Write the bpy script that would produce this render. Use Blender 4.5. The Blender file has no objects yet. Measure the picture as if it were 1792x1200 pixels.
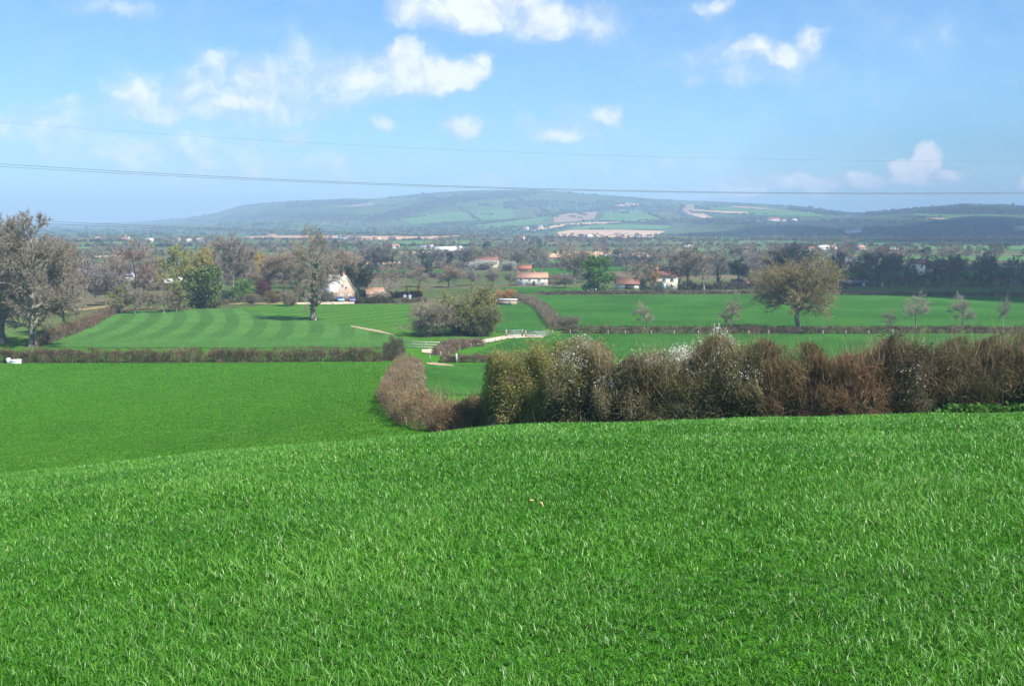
import bpy, math
import numpy as np
from mathutils import Vector

rad = math.radians
scene = bpy.context.scene
COL = scene.collection
F, PCX, PCY, HORIZ, HC = 1921.0, 896.0, 600.0, 390.0, 22.0
PITCH = math.atan((PCY - HORIZ) / F)
cp, sp = math.cos(PITCH), math.sin(PITCH)
SUN_EL, SUN_AZ = rad(49), rad(130)          # azimuth clockwise from the view direction (+Y)
SUN = np.array([math.cos(SUN_EL) * math.sin(SUN_AZ), math.cos(SUN_EL) * math.cos(SUN_AZ), math.sin(SUN_EL)])

# ------------------------------------------------------------------ terrain
def pchip(xk, yk, x):
    xk = np.asarray(xk, float); yk = np.asarray(yk, float)
    h = np.diff(xk); d = np.diff(yk) / h
    m = np.zeros_like(yk); m[0], m[-1] = d[0], d[-1]
    for i in range(1, len(xk) - 1):
        if d[i - 1] * d[i] > 0:
            w1 = 2 * h[i] + h[i - 1]; w2 = h[i] + 2 * h[i - 1]
            m[i] = (w1 + w2) / (w1 / d[i - 1] + w2 / d[i])
    x = np.clip(x, xk[0], xk[-1])
    i = np.clip(np.searchsorted(xk, x) - 1, 0, len(xk) - 2)
    t = (x - xk[i]) / h[i]
    return ((1 + 2 * t) * (1 - t) ** 2 * yk[i] + t * (1 - t) ** 2 * h[i] * m[i]
            + t * t * (3 - 2 * t) * yk[i + 1] + t * t * (t - 1) * h[i] * m[i + 1])

def near_drop(X, Y):
    Yp = np.maximum(Y, 0)
    return 1.6 + .0430 * Y + .0033 * Yp ** 2 - .06 * X + .04 * np.sqrt(X * X + 4) - .08

TS = np.array([-.75, -.55, -.385, -.25, -.1, 0, .2, .47, .75])
TY = np.array([25, 35, 48, 60, 80, 110, 158, 210, 300.])
TD = np.array([
    [6.3, 9.2, 12.3, 14.6, 17.0, 19.0, 21.0, 21.8, 22],
    [6.0, 9.0, 12.2, 14.3, 16.6, 18.8, 20.9, 21.7, 22],
    [5.65, 8.5, 11.7, 13.8, 16.1, 18.4, 20.8, 21.7, 22],
    [5.25, 7.9, 10.9, 12.9, 15.1, 17.6, 20.6, 21.7, 22],
    [4.87, 7.1, 9.55, 11.2, 13.5, 16.4, 20.4, 21.6, 22],
    [4.67, 6.85, 9.6, 11.9, 14.8, 17.8, 20.7, 21.7, 22],
    [4.52, 6.85, 9.9, 12.4, 15.8, 18.8, 21.2, 21.9, 22],
    [4.45, 6.9, 10.0, 12.5, 16.0, 19.0, 21.3, 21.9, 22],
    [4.3, 6.8, 10.0, 12.5, 16.0, 19.0, 21.3, 21.9, 22]])
TD = TD - .0026 * np.minimum(TY, 160) * (TY < 250) + np.array([.14, .15, .12, .06, 0, 0, 0, 0, 0])
_gs = np.linspace(-.75, .75, 121); _gy = np.linspace(12, 300, 289)
_rows = []
for k, s in enumerate(TS):
    yk = np.concatenate([[12, 16, 20], TY])
    dk = np.concatenate([[near_drop(s * v, v) for v in (12., 16., 20.)], TD[k]])
    _rows.append(pchip(yk, dk, _gy))
_rows = np.array(_rows)
_tab = np.array([pchip(TS, _rows[:, j], _gs) for j in range(len(_gy))])      # [y, s]

RIDGE = np.array([(-600, 391), (0, 391.5), (150, 391), (250, 388), (330, 382), (380, 374), (430, 360), (500, 354), (560, 350.5),
    (650, 350), (700, 344), (780, 338), (850, 335), (930, 334), (1000, 338), (1100, 346), (1200, 353), (1300, 357),
    (1400, 362), (1450, 370), (1490, 374.5), (1530, 370), (1600, 364), (1680, 357), (1750, 358), (1792, 362), (2400, 376)], float)
RDIST = np.array([(-600, 8600), (150, 8000), (330, 6200), (500, 5400), (800, 4900), (1000, 5000), (1300, 4600), (1450, 4300), (1520, 3700), (1700, 3300), (2400, 3200)], float)
BDIST = np.array([(-600, 3500), (250, 2600), (500, 2000), (800, 1750), (1200, 1600), (1500, 1500), (2400, 1500)], float)

def smooth(t):
    t = np.clip(t, 0, 1)
    return t * t * (3 - 2 * t)

def hill(X, Y):
    s = X / np.maximum(Y, 50.0)
    px = PCX + s * (F * cp)
    el = -np.tan(PITCH + np.arctan((np.interp(px, RIDGE[:, 0], RIDGE[:, 1]) - PCY) / F))
    yr = np.interp(px, RDIST[:, 0], RDIST[:, 1]); yb = np.interp(px, BDIST[:, 0], BDIST[:, 1])
    hr = np.maximum(HC + el * yr, 0)
    t = (Y - yb) / (yr - yb)
    p = smooth(t) ** 1.15
    p = np.where(t > 1, 1 - .12 * np.clip(t - 1, 0, 4), p)
    und = np.sin(X * .0061 + .7 * np.sin(Y * .0023)) * np.sin(Y * .0047 + X * .0016 + 1.3) + .5 * np.sin(X * .0139 + Y * .008)
    return hr * p + 16 * und * np.clip(p * (1 - p) * 4, 0, 1) * np.clip(hr / 120, 0, 1)

def ground_z(X, Y):
    X = np.asarray(X, float); Y = np.asarray(Y, float)
    X, Y = np.broadcast_arrays(X, Y)
    near = near_drop(X, Y)
    s = np.clip(X / np.maximum(Y, 12.0), -.749, .749)
    yy = np.clip(Y, 12, 299.9)
    fj = (yy - 12) / (_gy[1] - _gy[0]); fi = (s + .75) / (_gs[1] - _gs[0])
    j = np.clip(fj.astype(int), 0, len(_gy) - 2); i = np.clip(fi.astype(int), 0, len(_gs) - 2)
    a, b = fj - j, fi - i
    tab = (_tab[j, i] * (1 - a) * (1 - b) + _tab[j + 1, i] * a * (1 - b) + _tab[j, i + 1] * (1 - a) * b + _tab[j + 1, i + 1] * a * b)
    w = smooth((Y - 13) / 8)
    d = near * (1 - w) + tab * w
    bump = .05 * np.sin(X * .9 + 1.3 * np.sin(Y * .4)) * np.sin(Y * .7 + X * .2) * np.clip(1 - Y / 120, 0, 1)
    flat = smooth((Y - 220) / 200)
    roll = flat * .6 * np.sin(X * .013 + 1) * np.sin(Y * .011)
    return HC - d + bump + roll + np.where(Y > 400, hill(X, np.maximum(Y, 400)), 0)

def gz(x, y):
    return float(ground_z(np.array([x]), np.array([y]))[0])

def ray_uv(px, py):
    dx = np.asarray(px, float) - PCX; dy = np.asarray(py, float) - PCY
    den = F * cp - dy * sp
    return dx / den, -(F * sp + dy * cp) / den          # X/Y, Z/Y

_YM = np.geomspace(1.5, 9400, 2600)
def at(px, py, ymin=33.0):
    """ground points under pixels (array in, array out)"""
    px = np.atleast_1d(np.asarray(px, float)); py = np.atleast_1d(np.asarray(py, float))
    px, py = np.broadcast_arrays(px, py)
    out = np.zeros((len(px), 3))
    Y = _YM[_YM > ymin]
    for k in range(len(px)):
        s, v = ray_uv(px[k], py[k])
        g = HC + v * Y - ground_z(s * Y, Y)
        idx = np.where(g <= 0)[0]
        i = idx[0] if len(idx) else len(Y) - 1
        if i > 0 and len(idx):
            t = g[i - 1] / (g[i - 1] - g[i] + 1e-9); y = Y[i - 1] + t * (Y[i] - Y[i - 1])
        else:
            y = Y[i]
        out[k] = (s * y, y, ground_z(np.array([s * y]), np.array([y]))[0])
    return out

def at1(px, py, ymin=33.0):
    return at(px, py, ymin)[0]

def z_of(px, py, Y):
    return HC + ray_uv(px, py)[1] * Y

def ppm(Y):                                             # photo pixels per metre at depth Y
    return F / (Y * cp)

# ------------------------------------------------------------------ materials
def mat(name):
    m = bpy.data.materials.new(name); m.use_nodes = True
    nt = m.node_tree; b = nt.nodes['Principled BSDF']
    return m, nt, b

def N(nt, typ, **kw):
    n = nt.nodes.new(typ)
    for k, v in kw.items():
        setattr(n, k, v)
    return n

def math_n(nt, op, a, b=None, c=None, clamp=False):
    n = nt.nodes.new('ShaderNodeMath'); n.operation = op; n.use_clamp = clamp
    for i, v in enumerate((a, b, c)):
        if v is None: continue
        if isinstance(v, (int, float)): n.inputs[i].default_value = v
        else: nt.links.new(v, n.inputs[i])
    return n.outputs[0]

def ramp(nt, fac, stops):
    r = nt.nodes.new('ShaderNodeValToRGB'); e = r.color_ramp.elements
    while len(e) < len(stops): e.new(.5)
    for i, (p, c) in enumerate(stops):
        e[i].position = p; e[i].color = (*c, 1)
    nt.links.new(fac, r.inputs[0])
    return r.outputs[0]

def mixc(nt, fac, a, b, blend='MIX'):
    n = nt.nodes.new('ShaderNodeMix'); n.data_type = 'RGBA'; n.blend_type = blend
    for sock, v in ((n.inputs[0], fac), (n.inputs[6], a), (n.inputs[7], b)):
        if isinstance(v, (int, float)): sock.default_value = v
        elif isinstance(v, tuple): sock.default_value = (*v, 1)
        else: nt.links.new(v, sock)
    return n.outputs[2]

def noise(nt, scale, detail=4, vec=None, rough=.55):
    n = nt.nodes.new('ShaderNodeTexNoise'); n.inputs['Scale'].default_value = scale
    n.inputs['Detail'].default_value = detail; n.inputs['Roughness'].default_value = rough
    if vec is not None: nt.links.new(vec, n.inputs['Vector'])
    return n.outputs[0]

def objvec(nt):
    return nt.nodes.new('ShaderNodeTexCoord').outputs['Object']

def simple(name, c, rough=.8, var=.25, scale=3.0, spec=.3):
    m, nt, b = mat(name)
    f = noise(nt, scale, 5, objvec(nt))
    lo = tuple(x * (1 - var) for x in c); hi = tuple(min(1, x * (1 + var)) for x in c)
    nt.links.new(ramp(nt, f, [(.3, lo), (.7, hi)]), b.inputs['Base Color'])
    b.inputs['Roughness'].default_value = rough; b.inputs['Specular IOR Level'].default_value = spec
    return m

def tinted(name, transl=0.0, rough=.8, lo=.55, hi=1.35, spec=.2):
    """colour of the object (its own tint) times the 'tone' of each twig or leaf"""
    m, nt, b = mat(name)
    oi = nt.nodes.new('ShaderNodeObjectInfo')
    at_ = N(nt, 'ShaderNodeAttribute', attribute_name='tone')
    t = math_n(nt, 'MULTIPLY_ADD', at_.outputs['Fac'], hi - lo, lo)
    vm = N(nt, 'ShaderNodeVectorMath', operation='SCALE')
    nt.links.new(oi.outputs['Color'], vm.inputs[0]); nt.links.new(t, vm.inputs['Scale'])
    nt.links.new(vm.outputs[0], b.inputs['Base Color'])
    b.inputs['Roughness'].default_value = rough; b.inputs['Specular IOR Level'].default_value = spec
    if transl:
        tr = nt.nodes.new('ShaderNodeBsdfTranslucent'); nt.links.new(vm.outputs[0], tr.inputs[0])
        mx = nt.nodes.new('ShaderNodeMixShader'); mx.inputs[0].default_value = transl
        nt.links.new(b.outputs[0], mx.inputs[1]); nt.links.new(tr.outputs[0], mx.inputs[2])
        nt.links.new(mx.outputs[0], nt.nodes['Material Output'].inputs[0])
    return m

def coloured(name, transl=0.0, rough=.8):
    """per-twig colour carried by the attribute 'hue'"""
    m, nt, b = mat(name)
    a = N(nt, 'ShaderNodeAttribute', attribute_name='hue')
    nt.links.new(a.outputs['Color'], b.inputs['Base Color'])
    b.inputs['Roughness'].default_value = rough; b.inputs['Specular IOR Level'].default_value = .2
    if transl:
        tr = nt.nodes.new('ShaderNodeBsdfTranslucent'); nt.links.new(a.outputs['Color'], tr.inputs[0])
        mx = nt.nodes.new('ShaderNodeMixShader'); mx.inputs[0].default_value = transl
        nt.links.new(b.outputs[0], mx.inputs[1]); nt.links.new(tr.outputs[0], mx.inputs[2])
        nt.links.new(mx.outputs[0], nt.nodes['Material Output'].inputs[0])
    return m

M = {}
M['twig'] = tinted('twig')
M['leaf'] = tinted('leaf', .3, .55, .5, 1.4, .3)
M['hedge_twig'] = coloured('hedge_twig', .28)
M['hedge_leaf'] = coloured('hedge_leaf', .3, .6)
M['blossom'] = simple('blossom', (.72, .71, .62), .7, .1)
M['bark'] = simple('bark', (.16, .135, .105), .9, .5, 2.5)
M['bark_pale'] = simple('bark_pale', (.22, .195, .155), .9, .45, 2.0)
M['timber'] = simple('timber', (.24, .215, .18), .8, .25, 6)
M['timber_white'] = simple('timber_white', (.36, .355, .32), .7, .12, 6)
M['galvanised'] = simple('galvanised', (.28, .31, .34), .45, .12, 8, .5)
M['white_render'] = simple('white_render', (.74, .71, .62), .85, .16, .9)
M['cream_render'] = simple('cream_render', (.62, .55, .40), .85, .18, .9)
M['tan_stone'] = simple('tan_stone', (.40, .295, .215), .9, .2, 2.0)
M['pale_stone'] = simple('pale_stone', (.56, .46, .38), .9, .15, 2.0)
M['brick'] = simple('brick', (.36, .19, .13), .9, .25, 2.0)
M['red_tile'] = simple('red_tile', (.30, .11, .07), .85, .25, 1.5)
M['orange_tile'] = simple('orange_tile', (.36, .215, .145), .85, .25, 1.5)
M['brown_tile'] = simple('brown_tile', (.20, .095, .07), .85, .25, 1.5)
M['pale_tile'] = simple('pale_tile', (.66, .64, .60), .7, .06, 1.0)
M['slate'] = simple('slate', (.20, .22, .26), .6, .2, 1.5)
M['dark_clad'] = simple('dark_clad', (.05, .05, .05), .8, .3, 2)
M['glass'] = simple('glass', (.04, .05, .06), .12, .2, 1, .6)
M['white_paint'] = simple('white_paint', (.78, .79, .80), .3, .04, 1, .5)
M['cream_paint'] = simple('cream_paint', (.72, .68, .55), .4, .05, 1, .5)
M['blue_paint'] = simple('blue_paint', (.20, .36, .55), .3, .1, 1, .5)
M['purple_paint'] = simple('purple_paint', (.16, .12, .32), .3, .1, 1, .5)
M['rubber'] = simple('rubber', (.03, .03, .03), .9, .2, 4)
M['cable'] = simple('cable', (.10, .10, .11), .6, .1, 1)
M['sand'] = simple('sand_track', (.50, .40, .29), .95, .18, .6)
M['dirt'] = simple('dirt', (.34, .25, .16), .95, .3, 1.2)
M['straw'] = simple('straw', (.60, .42, .24), .8, .2, 20)
M['cloud'] = None

# ------------------------------------------------------------------ object helpers
def setp(o, label=None, cat=None, group=None, kind=None):
    if label: o['label'] = label
    if cat: o['category'] = cat
    if group: o['group'] = group
    if kind: o['kind'] = kind
    return o

def thing(name, loc, label, cat, group=None, rot=0.0, scale=(1, 1, 1)):
    o = bpy.data.objects.new(name, None); COL.objects.link(o)
    o.empty_display_size = .3
    o.location = loc; o.rotation_euler = (0, 0, rot); o.scale = scale
    return setp(o, label, cat, group)

def build_mesh(name, V, faces, material, tone=None, hue=None, smooth_=False):
    V = np.ascontiguousarray(V, np.float32).reshape(-1, 3)
    faces = [np.asarray(f, np.int32) for f in faces if len(f)]
    me = bpy.data.meshes.new(name)
    me.vertices.add(len(V)); me.vertices.foreach_set('co', V.ravel())
    idx = np.concatenate([f.ravel() for f in faces]); tot = np.concatenate([np.full(len(f), f.shape[1], np.int32) for f in faces])
    me.loops.add(len(idx)); me.loops.foreach_set('vertex_index', idx)
    me.polygons.add(len(tot)); me.polygons.foreach_set('loop_start', np.concatenate([[0], np.cumsum(tot)[:-1]]).astype(np.int32))
    me.update(calc_edges=True)
    if tone is not None:
        a = me.attributes.new('tone', 'FLOAT', 'POINT'); a.data.foreach_set('value', np.asarray(tone, np.float32))
    if hue is not None:
        a = me.attributes.new('hue', 'FLOAT_COLOR', 'POINT')
        h4 = np.ones((len(V), 4), np.float32); h4[:, :3] = hue; a.data.foreach_set('color', h4.ravel())
    if smooth_:
        me.polygons.foreach_set('use_smooth', np.ones(len(tot), bool))
    me.materials.append(material)
    return me

def link(name, me, parent=None, color=None):
    o = bpy.data.objects.new(name, me); COL.objects.link(o)
    if parent: o.parent = parent
    if color: o.color = (*color, 1)
    return o

class MB:
    """collects boxes, bars and prisms into one mesh"""
    def __init__(s): s.v = []; s.f4 = []; s.f3 = []; s.n = 0
    def add(s, v, q=(), t=()):
        v = np.asarray(v, float)
        s.f4 += [[i + s.n for i in f] for f in q]; s.f3 += [[i + s.n for i in f] for f in t]
        s.v.append(v); s.n += len(v); return s
    def box(s, c, d, rz=0.0):
        x, y, z = d[0] / 2, d[1] / 2, d[2] / 2
        v = np.array([(-x, -y, -z), (x, -y, -z), (x, y, -z), (-x, y, -z), (-x, -y, z), (x, -y, z), (x, y, z), (-x, y, z)])
        ca, sa = math.cos(rz), math.sin(rz)
        v = np.stack([v[:, 0] * ca - v[:, 1] * sa, v[:, 0] * sa + v[:, 1] * ca, v[:, 2]], 1) + np.array(c)
        return s.add(v, [(0, 3, 2, 1), (4, 5, 6, 7), (0, 1, 5, 4), (1, 2, 6, 5), (2, 3, 7, 6), (3, 0, 4, 7)])
    def bar(s, a, b, r, n=6, r2=None):
        a = np.array(a, float); b = np.array(b, float); r2 = r if r2 is None else r2
        d = b - a; d /= np.linalg.norm(d)
        u = np.cross(d, (0, 0, 1) if abs(d[2]) < .9 else (1, 0, 0)); u /= np.linalg.norm(u); w = np.cross(d, u)
        an = np.arange(n) * 2 * math.pi / n
        ring = np.outer(np.cos(an), u) + np.outer(np.sin(an), w)
        v = np.vstack([a + ring * r, b + ring * r2, [a, b]])
        return s.add(v, [(i, (i + 1) % n, n + (i + 1) % n, n + i) for i in range(n)],
                     [((i + 1) % n, i, 2 * n) for i in range(n)] + [(n + i, n + (i + 1) % n, 2 * n + 1) for i in range(n)])
    def prism(s, poly, y0, y1):
        """polygon in x,z extruded along y (convex)"""
        n = len(poly)
        v = [(x, y0, z) for x, z in poly] + [(x, y1, z) for x, z in poly] + [(np.mean([p[0] for p in poly]), y, np.mean([p[1] for p in poly])) for y in (y0, y1)]
        return s.add(v, [(i, (i + 1) % n, n + (i + 1) % n, n + i) for i in range(n)],
                     [((i + 1) % n, i, 2 * n) for i in range(n)] + [(n + i, n + (i + 1) % n, 2 * n + 1) for i in range(n)])
    def obj(s, name, m, parent=None):
        return link(name, build_mesh(name, np.vstack(s.v), [np.array(s.f4, int).reshape(-1, 4), np.array(s.f3, int).reshape(-1, 3)], m), parent)

# ------------------------------------------------------------------ branches
def unit(a):
    return a / np.maximum(np.linalg.norm(a, axis=-1, keepdims=True), 1e-9)

def curve(P, D, L, k, rng, up=.1, wob=.06):
    n = len(P); t = np.linspace(0, 1, k + 1)
    w = np.cumsum(rng.normal(0, 1, (n, k + 1, 3)), 1) * wob / k; w -= w[:, :1]
    pts = P[:, None] + (D[:, None] * t[None, :, None] + w) * L[:, None, None]
    pts[:, :, 2] += up * L[:, None] * t[None] ** 2
    return pts

def spawn(pts, L, R, per, rng, t0, t1, ang, ratio, taper=.7):
    n, k1, _ = pts.shape; k = k1 - 1
    idx = np.sort(rng.choice(n, n * per, p=L ** .8 / np.sum(L ** .8))); t = rng.uniform(t0, t1, n * per)
    f = t * k; i = np.minimum(f.astype(int), k - 1); a = (f - i)[:, None]
    pos = pts[idx, i] * (1 - a) + pts[idx, i + 1] * a
    tan = unit(pts[idx, i + 1] - pts[idx, i])
    perp = unit(np.cross(tan, rng.normal(0, 1, tan.shape)))
    an = np.radians(rng.normal(ang, ang * .25, len(t)))[:, None]
    D = unit(tan * np.cos(an) + perp * np.sin(an))
    Ln = L[idx] * ratio * (1.2 - .55 * t) * rng.uniform(.6, 1.25, len(t))
    Rn = R[idx] * (1 - taper * t) * .55
    return pos, D, Ln, Rn

def tubes(pts, R, sides, taper=.75):
    n, k1, _ = pts.shape
    tan = unit(np.gradient(pts, axis=1))
    ref = np.where(np.abs(tan[..., 2:3]) < .9, np.array([0, 0, 1.]), np.array([1., 0, 0]))
    u = unit(np.cross(tan, ref)); w = np.cross(tan, u)
    r = R[:, None] * (1 - taper * np.linspace(0, 1, k1))[None]
    an = np.arange(sides) * 2 * math.pi / sides
    V = pts[:, :, None] + r[:, :, None, None] * (np.cos(an)[None, None, :, None] * u[:, :, None] + np.sin(an)[None, None, :, None] * w[:, :, None])
    base = (np.arange(n) * k1 * sides)[:, None, None]; j = (np.arange(k1 - 1) * sides)[None, :, None]
    i = np.arange(sides)[None, None]; i2 = (i + 1) % sides
    a = base + j + i; b = base + j + i2
    Fq = np.stack([a, b, b + sides, a + sides], -1).reshape(-1, 4)
    return V.reshape(-1, 3), Fq

def slivers(P, D, L, W, rng, up=.0):
    """thin bent twigs: quad plus tip triangle each"""
    n = len(P)
    side = unit(np.cross(D, rng.normal(0, 1, D.shape)))
    mid = P + D * (L * .5)[:, None] + rng.normal(0, .06, D.shape) * L[:, None]
    tip = P + D * L[:, None]; tip[:, 2] += up * L; mid[:, 2] += up * .25 * L
    h = side * (W * .5)[:, None]
    V = np.stack([P - h, P + h, mid + h * .8, mid - h * .8, tip], 1).reshape(-1, 3)
    b = np.arange(n)[:, None] * 5
    return V, b + np.array([[0, 1, 2, 3]]), b + np.array([[3, 2, 4]])

def leaves(P, size, rng, flat=0.0):
    n = len(P)
    nrm = rng.normal(0, 1, (n, 3)); nrm[:, 2] += flat; nrm = unit(nrm)
    u = unit(np.cross(nrm, rng.normal(0, 1, (n, 3)))); w = np.cross(nrm, u)
    s = (size * rng.uniform(.6, 1.4, n))[:, None] * .5
    V = np.stack([P - u * s * 1.3, P + w * s * .7, P + u * s * 1.3, P - w * s * .7], 1).reshape(-1, 3)
    return V, np.arange(n)[:, None] * 4 + np.array([[0, 1, 2, 3]])

def dome(u, lo, peak):
    """crown half width (0..1) at height fraction u"""
    a = np.where(u < peak, (peak - u) / (peak - lo + 1e-6), (u - peak) / (1.0 - peak + 1e-6))
    return np.sqrt(np.clip(1 - a * a, 0, 1))

def gen_tree(seed, H=15., W=12., cb=.25, peak=.55, limbs=14, sub=(9, 7, 6), lean=0.0, excurrent=.9, trunk_r=.35, twig_w=.035,
             up=.12, leafn=0, leaf=.28, ivy=0, droop=0.0, bark='bark', stems=0, topfill=True, fine_ratio=.5):
    rng = np.random.default_rng(seed)
    cb = max(cb, .02)
    if stems:
        limbs = stems
        start = np.stack([rng.normal(0, W * .05, limbs), rng.normal(0, W * .05, limbs), np.zeros(limbs)], 1)
        tv = tf = None
        rl = np.full(limbs, trunk_r * .6)
    else:
        th = excurrent * H
        tp = curve(np.zeros((1, 3)), unit(np.array([[lean, lean * .4, 1.]])), np.array([th]), 9, rng, 0, .09)
        tv, tf = tubes(tp, np.array([trunk_r]), 8, .85 if excurrent > .6 else .45)
        flare = 1 + .7 * np.clip(1 - tv[:, 2:3] / (.06 * H), 0, 1) ** 2
        tv[:, :2] *= flare
        t = np.linspace(cb / excurrent * .8, .98, limbs) if excurrent > .6 else rng.uniform(.6, 1, limbs)
        t = np.clip(t + rng.normal(0, .03, limbs), .08, .99)
        f = t * 9; i = np.minimum(f.astype(int), 8); a = (f - i)[:, None]
        start = tp[0, i] * (1 - a) + tp[0, i + 1] * a
        rl = trunk_r * (1 - (.85 if excurrent > .6 else .45) * t) * .6
    az = np.arange(limbs) * 2.399 + rng.uniform(0, 6)
    if excurrent > .6 and not stems:
        u = np.clip(start[:, 2] / H + rng.uniform(.05, .22, limbs), cb, .99)
    else:
        u = cb + (1 - cb) * (np.arange(limbs) + .5) / limbs * .97
        rng.shuffle(u)
    rr = W / 2 * dome(u, cb * .6, peak) * rng.uniform(.72, 1.02, limbs)
    tgt = np.stack([np.cos(az) * rr, np.sin(az) * rr, u * H], 1)
    d = tgt - start; L1 = np.linalg.norm(d, axis=1)
    p1 = curve(start, unit(d), L1, 6, rng, 0, .16)
    p1[:, :, 2] += (np.sin(np.linspace(0, math.pi, 7))[None] * L1[:, None] * up)
    v1, f1 = tubes(p1, np.maximum(rl, .05), 5)
    a2 = spawn(p1, L1, np.maximum(rl, .05), sub[0], rng, .25, 1, 45, .42)
    p2 = curve(a2[0], a2[1], a2[2], 4, rng, up - droop, .12)
    v2, f2 = tubes(p2, np.maximum(a2[3], twig_w * .8), 4)
    a3 = spawn(p2, a2[2], a2[3], sub[1], rng, .2, 1, 42, .5)
    p3 = curve(a3[0], a3[1], a3[2], 2, rng, up - droop * 1.5, .1)
    v3, f3 = tubes(p3, np.maximum(a3[3], twig_w * .55), 3)
    a4 = spawn(p3, a3[2], a3[3], sub[2], rng, .15, 1, 38, fine_ratio)
    v4, q4, t4 = slivers(a4[0], a4[1], np.maximum(a4[2], .25), np.full(len(a4[2]), twig_w), rng, up - droop * 2)
    keep_floor = lambda v: v
    out = {'H': H, 'W': W, 'bark': bark}
    if tv is not None:
        vs = [tv, v1]; fs = [tf, f1 + len(tv)]
    else:
        vs = [v1]; fs = [f1]
    out['trunk'] = (np.vstack(vs), [np.vstack(fs)])
    o2, o3 = len(v2), len(v2) + len(v3)
    tone = np.concatenate([np.full(len(v2), .35), np.full(len(v3), .45), np.repeat(rng.uniform(.1, 1, len(a4[0])), 5)])
    cv = np.vstack([v2, v3, v4]); cv[:, 2] = np.maximum(cv[:, 2], .02 * H if not stems else .0)
    out['crown'] = (cv, [f2, f3 + o2, q4 + o3, t4 + o3], tone)
    tips = a4[0] + a4[1] * (a4[2] * .8)[:, None]
    if leafn:
        P = tips[rng.integers(0, len(tips), leafn)] + rng.normal(0, .25, (leafn, 3))
        P[:, 2] = np.maximum(P[:, 2], .1)
        lv, lf = leaves(P, leaf, rng)
        out['foliage'] = (lv, [lf], np.repeat(rng.uniform(0, 1, leafn), 4))
    if ivy:
        th = rng.uniform(0, .62 * H, ivy); i = np.clip(th / (excurrent * H) * 9, 0, 8.9); j = i.astype(int)
        c = tp[0, j] * (1 - (i - j))[:, None] + tp[0, j + 1] * (i - j)[:, None]
        r = (trunk_r * 1.5) * (1 - .6 * th / H) * rng.uniform(.6, 1.25, ivy) * (1 + .35 * np.sin(th * 1.7 + 2))
        a = rng.uniform(0, 6.28, ivy)
        P = c + np.stack([np.cos(a) * r, np.sin(a) * r, np.zeros(ivy)], 1)
        lv, lf = leaves(P, .35, rng)
        out['ivy'] = (lv, [lf], np.repeat(rng.uniform(0, 1, ivy), 4))
    return out

def gen_leafy(seed, H=8., W=8., n=4500, leaf=.4, lumps=26, cb=.05, peak=.4, trunk_r=.25, lump=.2, cone=False, bark='bark'):
    """dense foliage: leaves on the shells of many lumps round a stem with limbs"""
    rng = np.random.default_rng(seed)
    u = cb + (1 - cb) * rng.uniform(0.02, .93, lumps)
    prof = (1 - u) * 1.05 if cone else dome(u, -.05, peak)
    r = np.sqrt(rng.uniform(.15, 1, lumps)) * prof * W / 2 * .8
    a = rng.uniform(0, 6.28, lumps)
    C = np.stack([np.cos(a) * r, np.sin(a) * r, u * H * .95], 1)
    lr = lump * W * rng.uniform(.5, 1.15, lumps) * (np.clip(1.15 - u, .25, 1) if cone else 1)
    k = rng.choice(lumps, n, p=lr ** 2 / np.sum(lr ** 2))
    d = unit(rng.normal(0, 1, (n, 3)))
    P = C[k] + d * (lr[k] * rng.uniform(.55, 1.12, n))[:, None] * np.array([1, 1, .85])
    P[:, 2] = np.maximum(P[:, 2], rng.uniform(.05, .3, n))
    P[:, 2] = np.minimum(P[:, 2], H)
    lv, lf = leaves(P, leaf, rng)
    tone = np.repeat(np.clip(.5 + .25 * rng.normal(0, 1, n) + .22 * rng.normal(0, 1, lumps)[k], 0, 1), 4)
    start = np.zeros((lumps, 3)); start[:, 2] = C[:, 2] * .45
    dd = C - start; L = np.linalg.norm(dd, axis=1)
    v1, f1 = tubes(curve(start, unit(dd), L, 3, rng, 0, .1), np.full(lumps, trunk_r * .3), 4)
    tp = curve(np.zeros((1, 3)), np.array([[0, 0, 1.]]), np.array([H * .75]), 5, rng, 0, .05)
    tv, tf = tubes(tp, np.array([trunk_r]), 7, .85)
    return {'H': H, 'W': W, 'bark': bark, 'trunk': (np.vstack([tv, v1]), [np.vstack([tf, f1 + len(tv)])]), 'foliage': (lv, [lf], tone)}

MESHES = {}
def proto(key, gen):
    vv = np.vstack([gen[k][0] for k in ('crown', 'foliage') if k in gen])
    p = {'H': float(np.percentile(vv[:, 2], 99.7)), 'W': 2 * float(np.percentile(np.hypot(vv[:, 0], vv[:, 1]), 96.5)), 'parts': []}
    for part, m in (('trunk', M[gen['bark']]), ('crown', M['twig']), ('foliage', M['leaf']), ('ivy', M['leaf'])):
        if part in gen:
            g = gen[part]
            p['parts'].append((part, build_mesh(part, g[0], g[1], m, g[2] if len(g) > 2 else None, None, part == 'trunk')))
    MESHES[key] = p
    return p

BROWN, GREYB, REDB, OLIVE = (.20, .15, .105), (.195, .165, .13), (.225, .13, .090), (.21, .185, .07)
TWK = 1.45
_rot = np.random.default_rng(77)
def plant(name, key, loc, h, w, label, cat='tree', group=None, twig=BROWN, leaf=(.07, .11, .03), ivy=(.05, .07, .03), rot=None):
    p = MESHES[key]
    r = thing(name, loc, label, cat, group, _rot.uniform(0, 6.28) if rot is None else rot, (w / p['W'], w / p['W'], h / p['H']))
    for part, me in p['parts']:
        link(part, me, r, {'crown': (twig[0] * TWK * .97, twig[1] * TWK, twig[2] * TWK * .98), 'foliage': leaf, 'ivy': ivy}.get(part))
    return r

def tree_px(name, key, px, by, ty, wpx, label, **kw):
    g = at1(px, by)
    Y = g[1]
    h = z_of(px, ty, Y) - g[2]
    return plant(name, key, (g[0], g[1], g[2] - .05), h, wpx / ppm(Y), label, **kw)

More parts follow.
